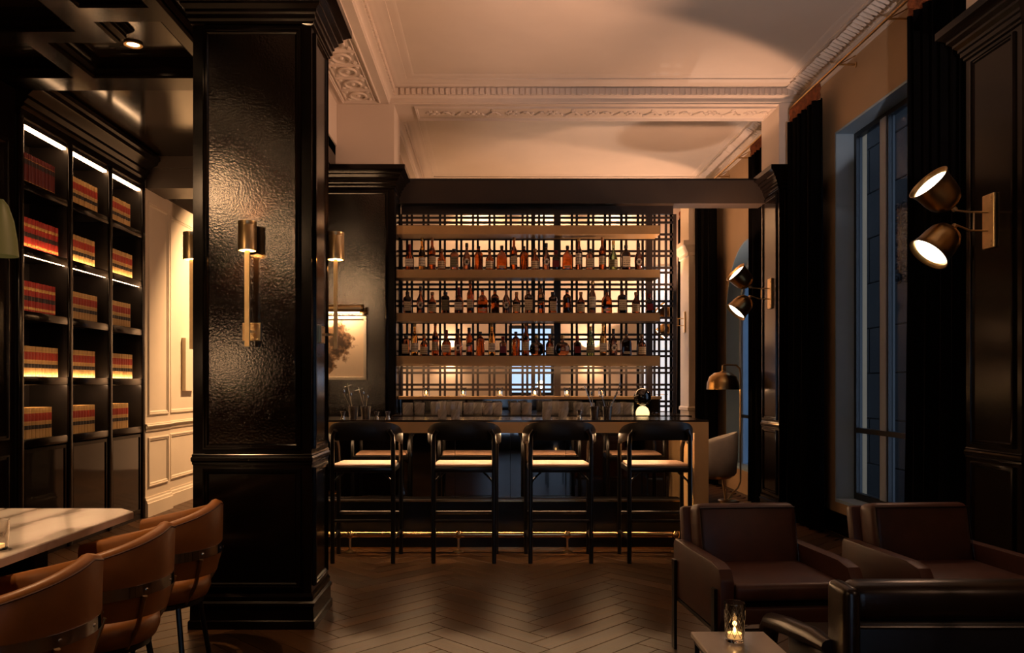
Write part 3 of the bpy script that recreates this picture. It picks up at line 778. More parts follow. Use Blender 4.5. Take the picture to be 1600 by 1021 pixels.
# ------------------------------------------------------------------ twin brass spots on the pilasters
def bell(par, c, axis, aim, watts, cone=130, blend=.12):
    ax = Vector(axis).normalized(); c = Vector(c)
    K = .88
    outer = [(.010, -.155), (.045, -.150), (.085, -.125), (.108, -.085), (.118, -.03), (.122, .03), (.132, .075), (.140, .085)]
    inner = [(.134, .085), (.118, .068), (.112, .025), (.10, -.04), (.07, -.10), (.02, -.13)]
    s = MB().lathe_ax([(r*K, z*K) for r, z in outer + inner], c, ax, 32, cap=True); sh = s.build('shade', 'brass_dark', par, angle=40)
    MB().lathe_ax([(.100*K, .048*K), (.112*K, .052*K), (.112*K, .058*K), (.100*K, .062*K)], c, ax, 28).build('diffuser', 'spot_disc', sh)
    q = Vector((0, 0, -1)).rotation_difference(Vector(aim).normalized())
    lamp('spot_lamp', 'SPOT', c+ax*.09, watts, WARM, par, .05, q.to_euler(), cone, blend)
    MB().lathe_ax([(.012, -.19*K), (.016, -.185*K), (.016, -.15*K)], c, ax, 12).build('neck', 'brass', sh)
    return c - ax*.19*K
def twin_spot(loc, label, aim=(-.5, .42, .765), cone=130, watts=L_UP):
    """local: wall face at x=0, room towards -X"""
    t = thing('twin_wall_spot', loc, label, 'wall spot', 'twin brass spots along the window side')
    MB().rbox(-.018, 0, -.055, .055, -.16, .16, .004, 1).build('backplate', 'brass', t)
    for z in (-.145, -.12, .12, .145): MB().lathe_ax([(.006, 0), (.006, .004)], (-.018, -.03, z), (-1, 0, 0), 8).build('screw', 'brass', t)
    a = bell(t, (-.33, -.02, .175), (-.74, -.12, .66), aim, watts, cone, .12 if cone > 100 else .9)
    b = bell(t, (-.33, -.02, -.145), (-.68, -.03, -.73), (-.68, -.03, -.73), L_DOWN)
    MB().tube([(-.018, 0, .055), (-.12, 0, .055), tuple(a)], .006, 8).build('arm', 'brass', t)
    MB().tube([(-.018, 0, -.055), (-.12, 0, -.055), tuple(b)], .006, 8).build('arm', 'brass', t)
    MB().tube([(-.10, 0, -.055), (-.10, 0, .055)], .005, 8).build('link_rod', 'brass', t)
    return t
twin_spot((2.946, 4.70, 2.33), 'large twin brass bell spots on the near black pilaster at right', (-.85, .3, .42), 84, L_UP*3.7)
twin_spot((2.946, 8.40, 2.33), 'twin brass bell spots on the far pilaster right of the bar')
twin_spot((2.946, 12.15, 2.33), 'small twin brass bell spots on the cream pilaster beyond the lattice')
twin_spot((2.946, 0.95, 2.33), 'twin brass bell spots behind the viewer on the window wall', (-.85, .1, .5), 80, L_UP*.3)
MB_p0 = pillar('pilaster', 'black pilaster on the window wall behind the viewer', 2.95, 3.199, 0.69, 1.21, ztop=4.249)

# ------------------------------------------------------------------ glowing shade at the far left edge
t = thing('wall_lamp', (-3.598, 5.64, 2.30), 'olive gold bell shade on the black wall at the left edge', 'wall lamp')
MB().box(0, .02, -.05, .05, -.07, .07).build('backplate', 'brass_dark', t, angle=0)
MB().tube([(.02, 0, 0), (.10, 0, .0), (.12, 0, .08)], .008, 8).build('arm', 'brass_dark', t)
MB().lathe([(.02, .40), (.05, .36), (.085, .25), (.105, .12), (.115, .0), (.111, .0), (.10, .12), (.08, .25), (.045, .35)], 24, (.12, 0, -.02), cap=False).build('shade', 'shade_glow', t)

# ------------------------------------------------------------------ picture on the second pillar
t = thing('framed_picture', (-1.70, 8.163, 1.745), 'white framed picture of a dark bouquet on the pillar by the bar', 'picture')
W_, H_ = .42, .325
f = MB(); f.rects([(-W_, W_, -H_, H_, 0), (-W_, W_, -H_, H_, .03), (-W_+.028, W_-.028, -H_+.028, H_-.028, .03), (-W_+.03, W_-.03, -H_+.03, H_-.03, .012)], XZ(0), cap=(True, False)); f.build('frame', 'paper_white', t, angle=0)
MB().box(-W_+.03, W_-.03, -.013, -.010, -H_+.03, H_-.03).build('print', 'art_print', t, angle=0)
t = thing('picture_light', (-1.70, 8.165, 2.14), 'brass tube picture light above the framed bouquet picture', 'picture light')
MB().box(-.06, .06, -.015, 0, -.05, .05).build('backplate', 'brass_dark', t, angle=0)
MB().tube([(0, -.015, 0), (0, -.11, .02)], .008, 8).build('arm', 'brass_dark', t)
s = MB(); s.lathe_ax([(.034, -.40), (.038, -.39), (.038, .39), (.034, .40)], (0, -.13, .0), (1, 0, 0), 20); s.build('shade', 'brass', t)
for sx in (-1, 1): MB().lathe_ax([(.04, 0), (.04, .018)], (sx*.40-.009, -.13, 0), (1, 0, 0), 20).build('end_cap', 'brass_dark', t)
MB().box(-.36, .36, -.120, -.085, -.040, -.036).build('lamp_strip', 'strip_up', t, angle=0)
MB().box(-.36, .36, -.085, -.060, .030, .034).build('lamp_strip', 'strip_light', t, angle=0)

# ------------------------------------------------------------------ bar counter
BC0, BC1 = -1.75, 1.717
bar = thing('bar_counter', (0, 6.6, 0), 'long bar counter with bronze nosing, smoked mirror front and brass trim', 'bar counter')
def bb_(n, m, x0, x1, y0, y1, z0, z1, a=0): return MB().box(x0, x1, y0-6.6, y1-6.6, z0, z1).build(n, m, bar, angle=a)
bb_('countertop', 'counter_stone', BC0, BC1, 6.302, 7.0, 1.072, 1.087)
bb_('nosing', 'shelf_bronze', BC0, BC1, 6.30, 6.52, .985, 1.0719)
bb_('end_panel', 'shelf_bronze', 1.606, BC1, 6.30, 7.0, .001, .9849)
xs = [-1.75, -1.25, -.78, -.31, .16, .63, 1.10, 1.603]
for a, b in zip(xs[:-1], xs[1:]): bb_('mirror_panel', 'smoked_mirror', a+.0015, b-.0015, 6.76, 6.78, .405, .984)
bb_('plinth', 'black_board', BC0, 1.604, 6.645, 6.95, .07, .39)
bb_('plinth_trim', 'brass_pol', BC0, 1.604, 6.637, 6.645, .392, .402)
bb_('plinth_top', 'black_board', BC0, 1.604, 6.645, 6.76, .39, .401)
bb_('toe_strip', 'brass_pol', BC0, 1.604, 6.64, 6.95, .001, .012)
bb_('toe_kick', 'black_board', BC0, 1.604, 6.665, 6.95, .012, .07)
bb_('body', 'black_board', BC0, 1.604, 6.781, 6.95, .39, 1.07)
bb_('light_strip', 'bar_light', BC0, 1.44, 6.60, 6.625, .972, .984)
bb_('light_channel', 'black_metal', BC0, 1.60, 6.53, 6.75, .9845, 1.0715)
fr = thing('foot_rail', (0, 6.5, .145), 'polished brass foot rail along the bar', 'foot rail')
MB().tube([(BC0, 0, 0), (1.47, 0, 0)], .024, 14).tube([(1.46, 0, 0), (1.53, .03, -.01), (1.56, .13, -.02)], .018, 10).build('rail', 'brass_pol', fr)
for px in (547, 716.5, 886.6, 1057):
    x = PX(px, 6.5)
    b = MB().lathe([(.001, -.034), (.02, -.03), (.033, -.012), (.035, 0), (.033, .012), (.02, .03), (.001, .034)], 14, (x, 0, 0)); b.build('ball_fitting', 'brass_pol', fr)
    MB().lathe([(.045, -.1435), (.045, -.137), (.02, -.13), (.009, -.12), (.009, -.03)], 12, (x, 0, 0)).build('post', 'brass', fr)

# ------------------------------------------------------------------ bar stools
def make_stool():
    t = thing('bar_stool', (0, 0, 0), 'x', 'bar stool', 'black bar stools in a row')
    rx, fx_, ry, fy = .232, .252, -.175, .175        # rear legs nearest the viewer (-Y)
    for s in (-1, 1):
        MB().tube([(s*rx, ry, 0), (s*rx, ry, .60), (s*rx, ry, .90), (s*(rx-.004), ry-.01, .98), (s*(rx-.03), ry-.03, 1.02)], .0175, 10).build('leg', 'black_metal', t)
        MB().tube([(s*fx_, fy, 0), (s*fx_, fy, .72), (s*fx_, fy-.01, .86), (s*(fx_+.004), fy-.06, .925), (s*(fx_+.004), ry+.10, .945)], .0165, 10).build('leg', 'black_metal', t)
        MB().tube([(s*rx, ry, .185), (s*fx_, fy, .185)], .012, 8).build('side_stretcher', 'black_metal', t)
        MB().tube([(s*(rx-.0), ry, .58), (s*(rx-.015), ry+.01, .63), (s*(rx-.05), ry+.03, .665), (s*(rx-.08), ry+.05, .69)], .008, 8).build('corner_brace', 'black_metal', t)
    MB().tube([(-fx_, fy, .335), (fx_, fy, .335)], .0135, 10).build('footrest', 'black_metal', t)
    MB().tube([(-rx, ry, .325), (rx, ry, .325)], .011, 10).build('stretcher', 'black_metal', t)
    MB().rbox(-.245, .245, ry-.012, fy+.03, .696, .740, .010, 2).build('seat_frame', 'black_metal', t)
    s = MB(); lay = [(.236, .740), (.241, .744), (.240, .752), (.232, .757), (.20, .760)]
    rings = []
    for w, z in lay:
        d0, d1 = ry+.0+(.243-w), fy+.025-(.243-w)
        rings.append([(-w+.01, d0, z), (w-.01, d0, z), (w, d0+.03, z), (w-.02, d1, z), (-w+.02, d1, z), (-w, d0+.03, z)])
    s.loft(rings).build('seat_cushion', 'seat_cream', t)
    # wrapped backrest band
    n = 25; rings = []
    for i in range(n):
        u = -1+2*i/(n-1); a = u*R(102)
        ex = abs(u)**2.6
        zt, zb = 1.088-.115*ex, .945-.045*ex
        cxx, cyy = .272*(abs(sin(a))**.8)*(1 if a > 0 else -1), -.215+.20*(1-cos(a))
        nx, ny = sin(a), -cos(a); th = .016
        sec = [(-th, zb+.01), (-th*.5, zb), (th*.5, zb), (th, zb+.012), (th, zt-.014), (th*.5, zt), (-th*.5, zt), (-th, zt-.012)]
        rings.append([(cxx+nx*o, cyy+ny*o, z) for o, z in sec])
    MB().loft(rings).build('backrest', 'leather_black', t)
    return t
stool = make_stool(); stree = tree(stool)
STX = [(519, 614.6), (677.5, 771.7), (829, 923.5), (982.6, 1079)]
SL = ['black bar stool with cream seat, leftmost beside the big pillar', 'black bar stool with cream seat, second from the left', 'black bar stool with cream seat, second from the right', 'black bar stool with cream seat, rightmost near the bar end']
for i, (a, b) in enumerate(STX):
    loc = (PX((a+b)/2, 6.09), 6.265, 0)
    if i == 0: stool.location = loc; stool['label'] = SL[0]
    else: copy_tree(stree, None, loc, 0, SL[i])

# ------------------------------------------------------------------ dark beam over the bar, lattice screen, bottle shelves
bm_ = thing('trim_2', (0, 0, 0), 'flat dark bronze beam spanning over the bottle shelves', 'beam', kind='structure')
MB().box(-.999, 2.949, 8.58, 8.82, 3.325, 3.59).build('beam_core', 'beam_bronze', bm_, angle=0)
MB().box(-.999, 2.949, 8.575, 8.58, 3.575, 3.592).build('beam_edge', 'black_metal', bm_, angle=0)
for px in (657, 705, 751, 843, 884, 982, 1028, 1075):
    MB().lathe([(.012, 0), (.012, .012), (.004, .014)], 8, (PX(px, 8.62), 8.62, 3.59)).build('bolt', 'black_metal', bm_)
LX0, LX1, LY = -.985, 1.985, 8.73
lat = thing('lattice_screen', (0, LY, 0), 'dark wooden lattice screen behind the bottle shelves', 'lattice screen')
def lb(n, x0, x1, z0, z1, y0=-.012, y1=.012): return MB().box(x0, x1, y0, y1, z0, z1).build(n, 'lattice_wood', lat, angle=0)
lb('top_rail', LX0, LX1, 3.235, 3.324, -.03, .03); lb('bottom_rail', LX0, LX1, 1.0, 1.06, -.03, .03)
for px, w in ((626, 5), (833, 4.2), (870.5, 7.5), (1014, 7), (1053.5, 3.5)):
    x = PX(px, LY); lb('post', x-w*LY/F*.5*1.4, x+w*LY/F*.5*1.4, 1.0, 3.236, -.03, .03)
k = 0
vx = []
for k in range(17):
    for o in (0, 7.4):
        px = 636.2+25.75*k+o
        if 1005 < px < 1022 or 829 < px < 838 or 864 < px < 877: continue
        if px > 1052: continue
        vx.append(px)
# the right half carries a closer set of bars
vx += [893.5+25.75*i for i in range(5)] + [1040.5, 1048.5]
for px in vx:
    x = PX(px, LY); lb('lattice_bar', x-.0125, x+.0125, 1.06, 3.235, -.010, .010)
for k in range(12):
    for o in (0, 7.5):
        y = 341+26.05*k+o; z = PZ(y, LY)
        if z > 1.08: lb('lattice_bar', LX0, LX1, z-.0125, z+.0125, -.022, -.0101)
SHZ = [(352, 366), (421, 434), (489, 502), (556, 570)]
SHELF_D = 8.42
sz_ = []
for i, (ya, yb) in enumerate(SHZ):
    z1, z0 = PZ(ya, SHELF_D), PZ(yb, SHELF_D)
    s = thing('bottle_shelf', (0, 8.56, z0), 'long bronze bottle shelf, %s of four' % ['topmost and empty', 'second from top', 'third from top', 'lowest'][i], 'shelf', 'bronze bottle shelves')
    MB().box(PX(620, SHELF_D), PX(1031, SHELF_D), SHELF_D-8.56, .14, 0, z1-z0-.004).build('board', 'shelf_bronze', s, angle=0)
    MB().box(PX(620, SHELF_D)+.002, PX(1031, SHELF_D)-.002, SHELF_D-8.56+.004, .138, z1-z0-.004, z1-z0).build('shelf_top', 'black_metal', s, angle=0)
    sz_.append(z1)

# ------------------------------------------------------------------ back counter and ledge
bk = thing('back_counter', (0, 8.2, 0), 'low dark back counter below the bottle shelves', 'back counter')
MB().box(-.97, 1.95, -.45, .49, 1.045, 1.07).build('worktop', 'counter_stone', bk, angle=0)
MB().box(-.97, 1.95, -.43, .47, .001, 1.045).build('body', 'black_board', bk, angle=0)
for a in (-.9, -.2, .5, 1.2): MB().box(a, a+.66, -.445, -.431, .12, 1.02).build('cabinet_door', 'lacquer', bk, angle=0)
MB().box(PX(620, SHELF_D), PX(1031, SHELF_D), -.139, -.132, -.016, -.0003).build('shelf_lip', 'shelf_bronze', s, angle=0)
MB().box(PX(625, SHELF_D), PX(1025, SHELF_D), -.10, -.06, -.010, -.0005).build('light_strip', 'strip_soft', s, angle=0)
lg = thing('back_ledge', (0, 8.55, 1.071), 'raised dark ledge carrying the row of votive candles', 'ledge')
MB().box(-.985, 1.80, -.13, .12, .145, .175).build('board', 'shelf_bronze', lg, angle=0)
MB().box(-.985, 1.80, .02, .11, 0, .145).build('riser', 'smoked_door', lg, angle=0)

# ------------------------------------------------------------------ bottles
def arc_label(t, name, m, r, z0, z1, half=62, n=8, zmid=None):
    a0 = R(-90-half); a1 = R(-90+half)
    A = [a0+(a1-a0)*i/n for i in range(n+1)]
    rings = [[((r+e)*cos(a), (r+e)*sin(a), z) for a in A] for e, z in ((.0012, z0), (.0012, z1))]
    MB().loft(rings, False, False).build(name, m, t)
def flat_label(t, name, m, w, yf, z0, z1, tilt=0):
    if tilt: MB().poly([(-w, yf, z0), (w, yf, z0+tilt), (w, yf, z1+tilt), (-w, yf, z1)], (0, -.0012, 0)).build(name, m, t, angle=0)
    else: MB().box(-w, w, yf-.0012, yf, z0, z1).build(name, m, t, angle=0)
def disc_label(t, name, m, r, yf, zc, sz=1.0):
    MB().poly([(r*cos(2*pi*i/18), yf, zc+sz*r*sin(2*pi*i/18)) for i in range(18)], (0, -.0012, 0)).build(name, m, t, angle=0)
def sq_prof(t, name, m, prof, wx, wy):
    """prof: (scale, z); rounded rectangle sections morphing to round neck via 'n' radius"""
    rings = []
    for k, (kind, a, z) in enumerate(prof):
        ring = []
        for i in range(24):
            th = 2*pi*i/24; c, s = cos(th), sin(th)
            if kind == 'q':
                p = 5.0; d = (abs(c)**p+abs(s)**p)**(-1/p); ring.append((wx*a*c*d, wy*a*s*d, z))
            else: ring.append((a*c, a*s, z))
        rings.append(ring)
    return MB().loft(rings).build(name, m, t)
def cap_(t, m, r, z0, z1): MB().lathe([(r*.96, z0), (r, z0+.003), (r, z1-.003), (r*.9, z1)], 14).build('cap', m, t)
BK = {}
def bottle_proto(kind):
    t = thing('bottle', (0, 0, 0), 'x', 'bottle', 'liquor bottles on the bronze shelves')
    if kind == 'tall':
        MB().lathe([(.034, 0), (.037, .006), (.037, .19), (.034, .212), (.022, .24), (.0145, .262), (.014, .325)], 20).build('glass_body', 'glass_amber', t)
        cap_(t, 'cap_cork', .0165, .318, .352); arc_label(t, 'paper_label', 'label_cream', .037, .055, .150)
    elif kind == 'tallpale':
        MB().lathe([(.034, 0), (.0365, .006), (.0365, .17), (.033, .20), (.02, .235), (.0145, .262), (.014, .318)], 20).build('glass_body', 'glass_gold', t)
        cap_(t, 'cap_gold', .0165, .31, .345); arc_label(t, 'paper_label', 'label_white', .0365, .04, .135)
    elif kind == 'tallwhite':
        MB().lathe([(.034, 0), (.0365, .006), (.0365, .18), (.033, .205), (.02, .24), (.0145, .26), (.014, .315)], 20).build('glass_body', 'glass_dark', t)
        cap_(t, 'cap_gold', .0165, .31, .34); arc_label(t, 'paper_label', 'label_white', .0365, .06, .175, 75)
    elif kind == 'squat':
        MB().lathe([(.040, 0), (.043, .006), (.043, .105), (.040, .125), (.022, .155), (.0155, .170), (.015, .198)], 20).build('glass_body', 'glass_amber', t)
        cap_(t, 'cap_cork', .0185, .195, .228); arc_label(t, 'paper_label', 'label_cream', .043, .015, .095)
    elif kind == 'square':
        sq_prof(t, 'glass_body', 'glass_dark', [('q', .95, 0), ('q', 1, .005), ('q', 1, .15), ('q', .9, .168), ('r', .02, .185), ('r', .0165, .205)], .045, .040)
        cap_(t, 'cap_black', .021, .198, .228); flat_label(t, 'paper_label', 'label_cream', .034, -.0405, .025, .125)
    elif kind == 'squaregreen':
        sq_prof(t, 'glass_body', 'glass_dark', [('q', .95, 0), ('q', 1, .005), ('q', 1, .16), ('q', .9, .178), ('r', .02, .192), ('r', .0165, .205)], .045, .040)
        cap_(t, 'cap_black', .023, .198, .226); flat_label(t, 'paper_label', 'label_green', .034, -.0405, .03, .14)
    elif kind == 'squaretext':
        sq_prof(t, 'glass_body', 'glass_dark', [('q', .95, 0), ('q', 1, .005), ('q', 1, .17), ('q', .86, .19), ('r', .018, .205), ('r', .0155, .24)], .046, .038)
        cap_(t, 'cap_black', .02, .232, .268); flat_label(t, 'paper_label', 'label_cream', .040, -.0385, .03, .145)
    elif kind == 'wax':
        MB().lathe([(.043, 0), (.048, .008), (.050, .10), (.047, .135), (.030, .165), (.017, .185), (.015, .26)], 20).build('glass_body', 'glass_amber', t)
        MB().lathe([(.0175, .195), (.0165, .225), (.0165, .268), (.014, .276), (.012, .277)], 14).build('wax_seal', 'cap_red', t)
        flat_label(t, 'paper_label', 'label_white', .042, -.0505, .035, .115)
    elif kind == 'ridged':
        MB().lathe([(.040, 0), (.044, .006), (.044, .15), (.041, .175), (.028, .195), (.016, .205), (.0155, .235)], 48, fl=.035, nf=12).build('glass_body', 'glass_amber', t)
        cap_(t, 'cap_black', .0175, .228, .258)
    elif kind == 'broad':
        sq_prof(t, 'glass_body', 'glass_amber', [('q', .96, 0), ('q', 1, .005), ('q', .97, .135), ('q', .82, .165), ('q', .5, .188), ('r', .016, .198), ('r', .015, .235)], .056, .034)
        cap_(t, 'cap_black', .018, .228, .262); flat_label(t, 'paper_label', 'label_cream', .036, -.0345, .022, .045)
    elif kind == 'oval':
        MB().lathe([(.038, 0), (.041, .006), (.042, .12), (.037, .155), (.022, .185), (.0145, .205), (.014, .255)], 20).build('glass_body', 'glass_dark', t)
        cap_(t, 'cap_black', .0165, .24, .29)
        disc_label(t, 'paper_label', 'label_white', .029, -.0432, .085, 1.25); disc_label(t, 'emblem', 'label_dark', .013, -.0446, .085, 1.2)
    elif kind == 'slant':
        sq_prof(t, 'glass_body', 'glass_amber', [('q', .95, 0), ('q', 1, .005), ('q', 1, .19), ('q', .8, .21), ('r', .018, .226), ('r', .0155, .27)], .034, .034)
        cap_(t, 'cap_black', .0185, .262, .30); flat_label(t, 'paper_label', 'label_dark', .0335, -.0345, .09, .125, .03)
    elif kind == 'flask':
        sq_prof(t, 'glass_body', 'glass_dark', [('r', .02, 0)] + [('q', sin(R(18+144*i/12)), .072-.072*cos(pi*i/12)) for i in range(1, 12)] + [('r', .016, .15), ('r', .015, .19)], .075, .034)
        cap_(t, 'cap_gold', .0185, .184, .22); disc_label(t, 'paper_label', 'cap_red', .025, -.0345, .072); disc_label(t, 'emblem', 'label_cream', .018, -.0359, .072)
    elif kind == 'green':
        MB().lathe([(.040, 0), (.044, .006), (.043, .12), (.038, .15), (.022, .19), (.0145, .22), (.014, .285)], 20).build('glass_body', 'glass_green', t)
        cap_(t, 'cap_gold', .0165, .27, .315); arc_label(t, 'paper_label', 'label_green', .0437, .03, .11)
    elif kind == 'redsmall':
        sq_prof(t, 'glass_body', 'glass_dark', [('q', .95, 0), ('q', 1, .005), ('q', 1, .125), ('q', .85, .14), ('r', .018, .15), ('r', .0155, .175)], .04, .034)
        cap_(t, 'cap_red', .019, .168, .21); flat_label(t, 'paper_label', 'cap_red', .032, -.0345, .03, .10)
    return t
LOOK = {'tall': 'tall amber bottle with cream label', 'tallpale': 'tall golden bottle with white label', 'tallwhite': 'tall dark bottle with long white label',
        'squat': 'squat amber bottle with cream label', 'square': 'square dark bottle with cream label', 'squaregreen': 'square dark bottle with green label',
        'squaretext': 'square bottle with big lettered label', 'wax': 'bulbous bottle with red wax neck', 'ridged': 'ridged amber bottle',
        'broad': 'broad flat amber bottle', 'oval': 'dark bottle with oval label', 'slant': 'square amber bottle with slanted label', 'flask': 'round flask bottle with red emblem',
        'green': 'green bottle with gold cap', 'redsmall': 'small bottle with red label'}
ROWS = [
 [(640,'wax'),(659.4,'tallpale'),(675.4,'tall'),(690,'squat'),(709.7,'squaregreen'),(729.3,'oval'),(748,'ridged'),(765,'squat'),(784,'broad'),(803,'tall'),(818.5,'ridged'),(836,'squat'),(853.5,'oval'),(869,'redsmall'),(886.6,'broad'),(904.5,'tallwhite'),(922,'square'),(941,'tall'),(958.5,'green'),(978,'squaretext'),(997.7,'oval')],
 [(636.7,'square'),(657,'oval'),(675.5,'squat'),(696,'squaregreen'),(717,'wax'),(734.7,'tall'),(754,'broad'),(773.5,'ridged'),(791,'oval'),(807,'squat'),(826,'squaretext'),(845,'slant'),(863.7,'square'),(886,'ridged'),(907.6,'squat'),(925.6,'tallwhite'),(948,'broad'),(972,'squaretext'),(993.7,'squat'),(1015,'redsmall')],
 [(634,'square'),(648,'tallpale'),(662.6,'squat'),(680,'tall'),(697.6,'wax'),(716,'oval'),(733,'slant'),(750.5,'ridged'),(768.5,'tallpale'),(786,'redsmall'),(806,'ridged'),(821.5,'tall'),(838.5,'flask'),(859,'squat'),(879,'flask'),(902,'redsmall'),(922.7,'green'),(942.5,'tallpale'),(958.5,'oval'),(978.6,'broad'),(1003,'squat')]]
BT = {}
for ri, row in enumerate(ROWS):
    for bi, (px, kind) in enumerate(row):
        lab = '%s, %s from left on the %s bottle row' % (LOOK[kind], ORD[bi], ['upper', 'middle', 'lower'][ri])
        loc = (PX(px, 8.50), 8.50, sz_[ri+1]+.0006); rz = R(rnd.uniform(-5, 5))
        if kind not in BT:
            o = bottle_proto(kind); BT[kind] = tree(o); o.location = loc; o.rotation_euler = (0, 0, rz); o['label'] = lab
        else: copy_tree(BT[kind], None, loc, rz, lab)

# ------------------------------------------------------------------ glassware, tins and votives at the bar
def tumbler(r0, r1, h, m, nf=12, rows=5, dep=.0028):
    """tumbler whose wall is cut into diamonds: alternate rings turned by half a facet, ridges proud of the hollows"""
    rings = [[((r0-.003)*cos(2*pi*i/(2*nf)), (r0-.003)*sin(2*pi*i/(2*nf)), 0) for i in range(2*nf)]]
    for k in range(rows+1):
        z = .006+(h-.022)*k/rows; rr = r0+(r1-r0)*z/h
        rings.append([((rr+(dep if (i+k) % 2 else -dep*.3))*cos(2*pi*i/(2*nf)), (rr+(dep if (i+k) % 2 else -dep*.3))*sin(2*pi*i/(2*nf)), z) for i in range(2*nf)])
    for rr, z in ((r1, h-.008), (r1, h), (r1-.003, h), (r0-.006, .016), (.002, .014)):
        rings.append([(rr*cos(2*pi*i/(2*nf)), rr*sin(2*pi*i/(2*nf)), z) for i in range(2*nf)])
    return MB().loft(rings).mesh('glass_body', m, 0)
G_CUT = tumbler(.042, .046, .105, 'glass_cut', 9, 5)
G_TALL = tumbler(.038, .042, .115, 'glass_cut', 12, 2)
def put_glass(me, px, d, z, label, sc=1.0):
    o = obj('cut_glass', me, None, (PX(px, d), d, z+.0006)); o.scale = (sc, sc, sc)
    tag(o, label, 'glass', 'cut glasses along the bar')
BZT = 1.07
gl = [(634.5, 8.0, 'leftmost of a pair'), (655, 8.0, 'right of a pair')]
rows_g = [(637, 'left glass of the pair nearest the picture'), (655.5, 'right glass of the pair nearest the picture'),
          (680, 'first in the rear line of five'), (692, 'second in the rear line of five'), (704, 'third in the rear line of five'), (715, 'fourth in the rear line of five'),
          (732, 'first of four together'), (746, 'second of four together'), (762, 'third of four together'), (777, 'last of four together'),
          (805.5, 'left of the pair left of centre'), (823, 'right of the pair left of centre'),
          (855, 'left behind the front pair right of centre'), (867, 'middle behind the front pair right of centre'), (881, 'right behind the front pair right of centre'),
          (904, 'first of three left of the steel cups'), (913, 'second of three left of the steel cups'), (921, 'third of three left of the steel cups'),
          (962, 'first of three beside the ball lamp'), (972, 'second of three beside the ball lamp'), (982, 'third of three beside the ball lamp')]
prev = -99; al = 0
for px, lab in rows_g:
    x = PX(px, 8.02); d = 8.02
    al = (al+1) if px-prev < 15.5 else 0
    d = 8.02 + (.11 if al % 2 else 0.0)
    put_glass(G_TALL if 680 <= px <= 716 or 850 < px < 885 else G_CUT, px, d, BZT, 'cut glass tumbler on the back counter, ' + lab, 1.12)
    prev = px
for px, lab in ((691, 'left of two before the second stool'), (711.5, 'right of two before the second stool'), (854, 'left of two before the third stool'), (879.5, 'right of two before the third stool')):
    put_glass(G_CUT, px, 6.44, 1.0875, 'short cut glass on the bar top, ' + lab, .78)
# votives
def votive_proto(name='votive_candle', r=.036, h=.095, power=.8, cat='candle'):
    t = thing(name, (0, 0, 0), 'x', cat, 'lit glass votives')
    MB().lathe([(r*.86, 0), (r*.88, .003), (r, h), (r-.0025, h), (r*.88-.004, .010), (.001, .009)], 24, fl=.012, nf=8).build('glass_cup', 'glass_clear', t)
    MB().lathe([(r*.62, .011), (r*.62, .022), (.004, .0225)], 16).build('wax', 'wax_lit', t)
    MB().lathe([(.001, .023), (.007, .031), (.008, .038), (.0045, .052), (.0006, .064)], 10).build('flame', 'flame', t)
    lamp('candle_lamp', 'POINT', (0, 0, .05), power, (1.0, .5, .16), t, .008)
    return t
vp = votive_proto(); vt = tree(vp)
for i, px in enumerate((666, 723.5, 781, 835, 886, 940)):
    lab = 'glowing glass votive on the back ledge, %s from the left' % ORD[i]
    loc = (PX(px, 8.48), 8.48, 1.2465)
    if i == 0: vp.location = loc; vp['label'] = lab
    else: copy_tree(vt, None, loc, 0, lab)
# steel cups with bar spoons
def steel_cup(px, d, label, spoons):
    x = PX(px, d); t = thing('steel_cup', (x, d, 1.0876), label, 'bar cup', 'steel cups with bar tools')
    MB().lathe([(.030, 0), (.031, .002), (.041, .10), (.043, .105), (.039, .105), (.029, .006), (.001, .006)], 22, cap=False).build('cup', 'steel', t)
    for (dx, dy, hh, kind) in spoons:
        o = MB().tube([(-dx*.16, -dy*.2, .012), (dx, dy, hh)], .0035, 6)
        if kind: o.sphere((dx*1.04, dy, hh+.012), .012, 8, 5, sc=(.8, .4, 1.5))
        else: o.tube([(dx-.03, dy, hh-.03), (dx+.03, dy, hh-.01)], .003, 6)
        s = o.build('bar_spoon', 'steel', t)
steel_cup(552, 6.48, 'steel cup of bar spoons on the bar top, left one by the pillar', [(-.075, .0, .215, 1), (-.05, .02, .29, 0), (-.02, .0, .19, 1)])
steel_cup(571.5, 6.50, 'steel cup of bar spoons on the bar top, right one by the pillar', [(-.06, .01, .26, 0), (-.02, .0, .20, 1), (.01, .02, .17, 1)])
steel_cup(929, 6.48, 'steel cup with long spoons on the bar top, left of the right pair', [(-.085, .0, .28, 0), (-.02, .02, .20, 1)])
steel_cup(949, 6.48, 'steel cup with long spoons on the bar top, right of the right pair', [(-.05, .0, .20, 1), (.10, .01, .27, 1), (.085, .0, .22, 0)])
def jigger(px, d, label, sc=1.0):
    o = MB().lathe([(.024, 0), (.014, .030), (.014, .034), (.026, .075), (.0245, .075), (.012, .036), (.001, .035)], 18).build('jigger', 'steel', None, (PX(px, d), d, 1.0876)); o.scale = (sc,)*3
    tag(o, label, 'jigger', 'steel jiggers on the bar top')
jigger(536, 6.44, 'steel jigger leftmost on the bar by the pillar', .85); jigger(588.5, 6.46, 'steel jigger right of the spoon cups', .85); jigger(606, 6.46, 'steel jigger farthest right of the left group', .85); jigger(905, 6.46, 'tall steel jigger left of the right spoon cups')
# ball lamp
t = thing('ball_lamp', (PX(1004, 8.02), 8.02, 1.0705), 'black ball table lamp on a glowing white dome at the bar end', 'table lamp')
MB().lathe([(.066, 0), (.068, .012), (.064, .036), (.052, .062), (.030, .080), (.001, .086)], 24).build('dome_base', 'lamp_base_glow', t)
MB().sphere((0, 0, .175), .088, 28, 16).build('ball', 'ball_black', t)
MB().tube(torus_pts(0, 0, .056, .056, .108, 24), .005, 6, closed=True).build('ring', 'brass_pol', t)
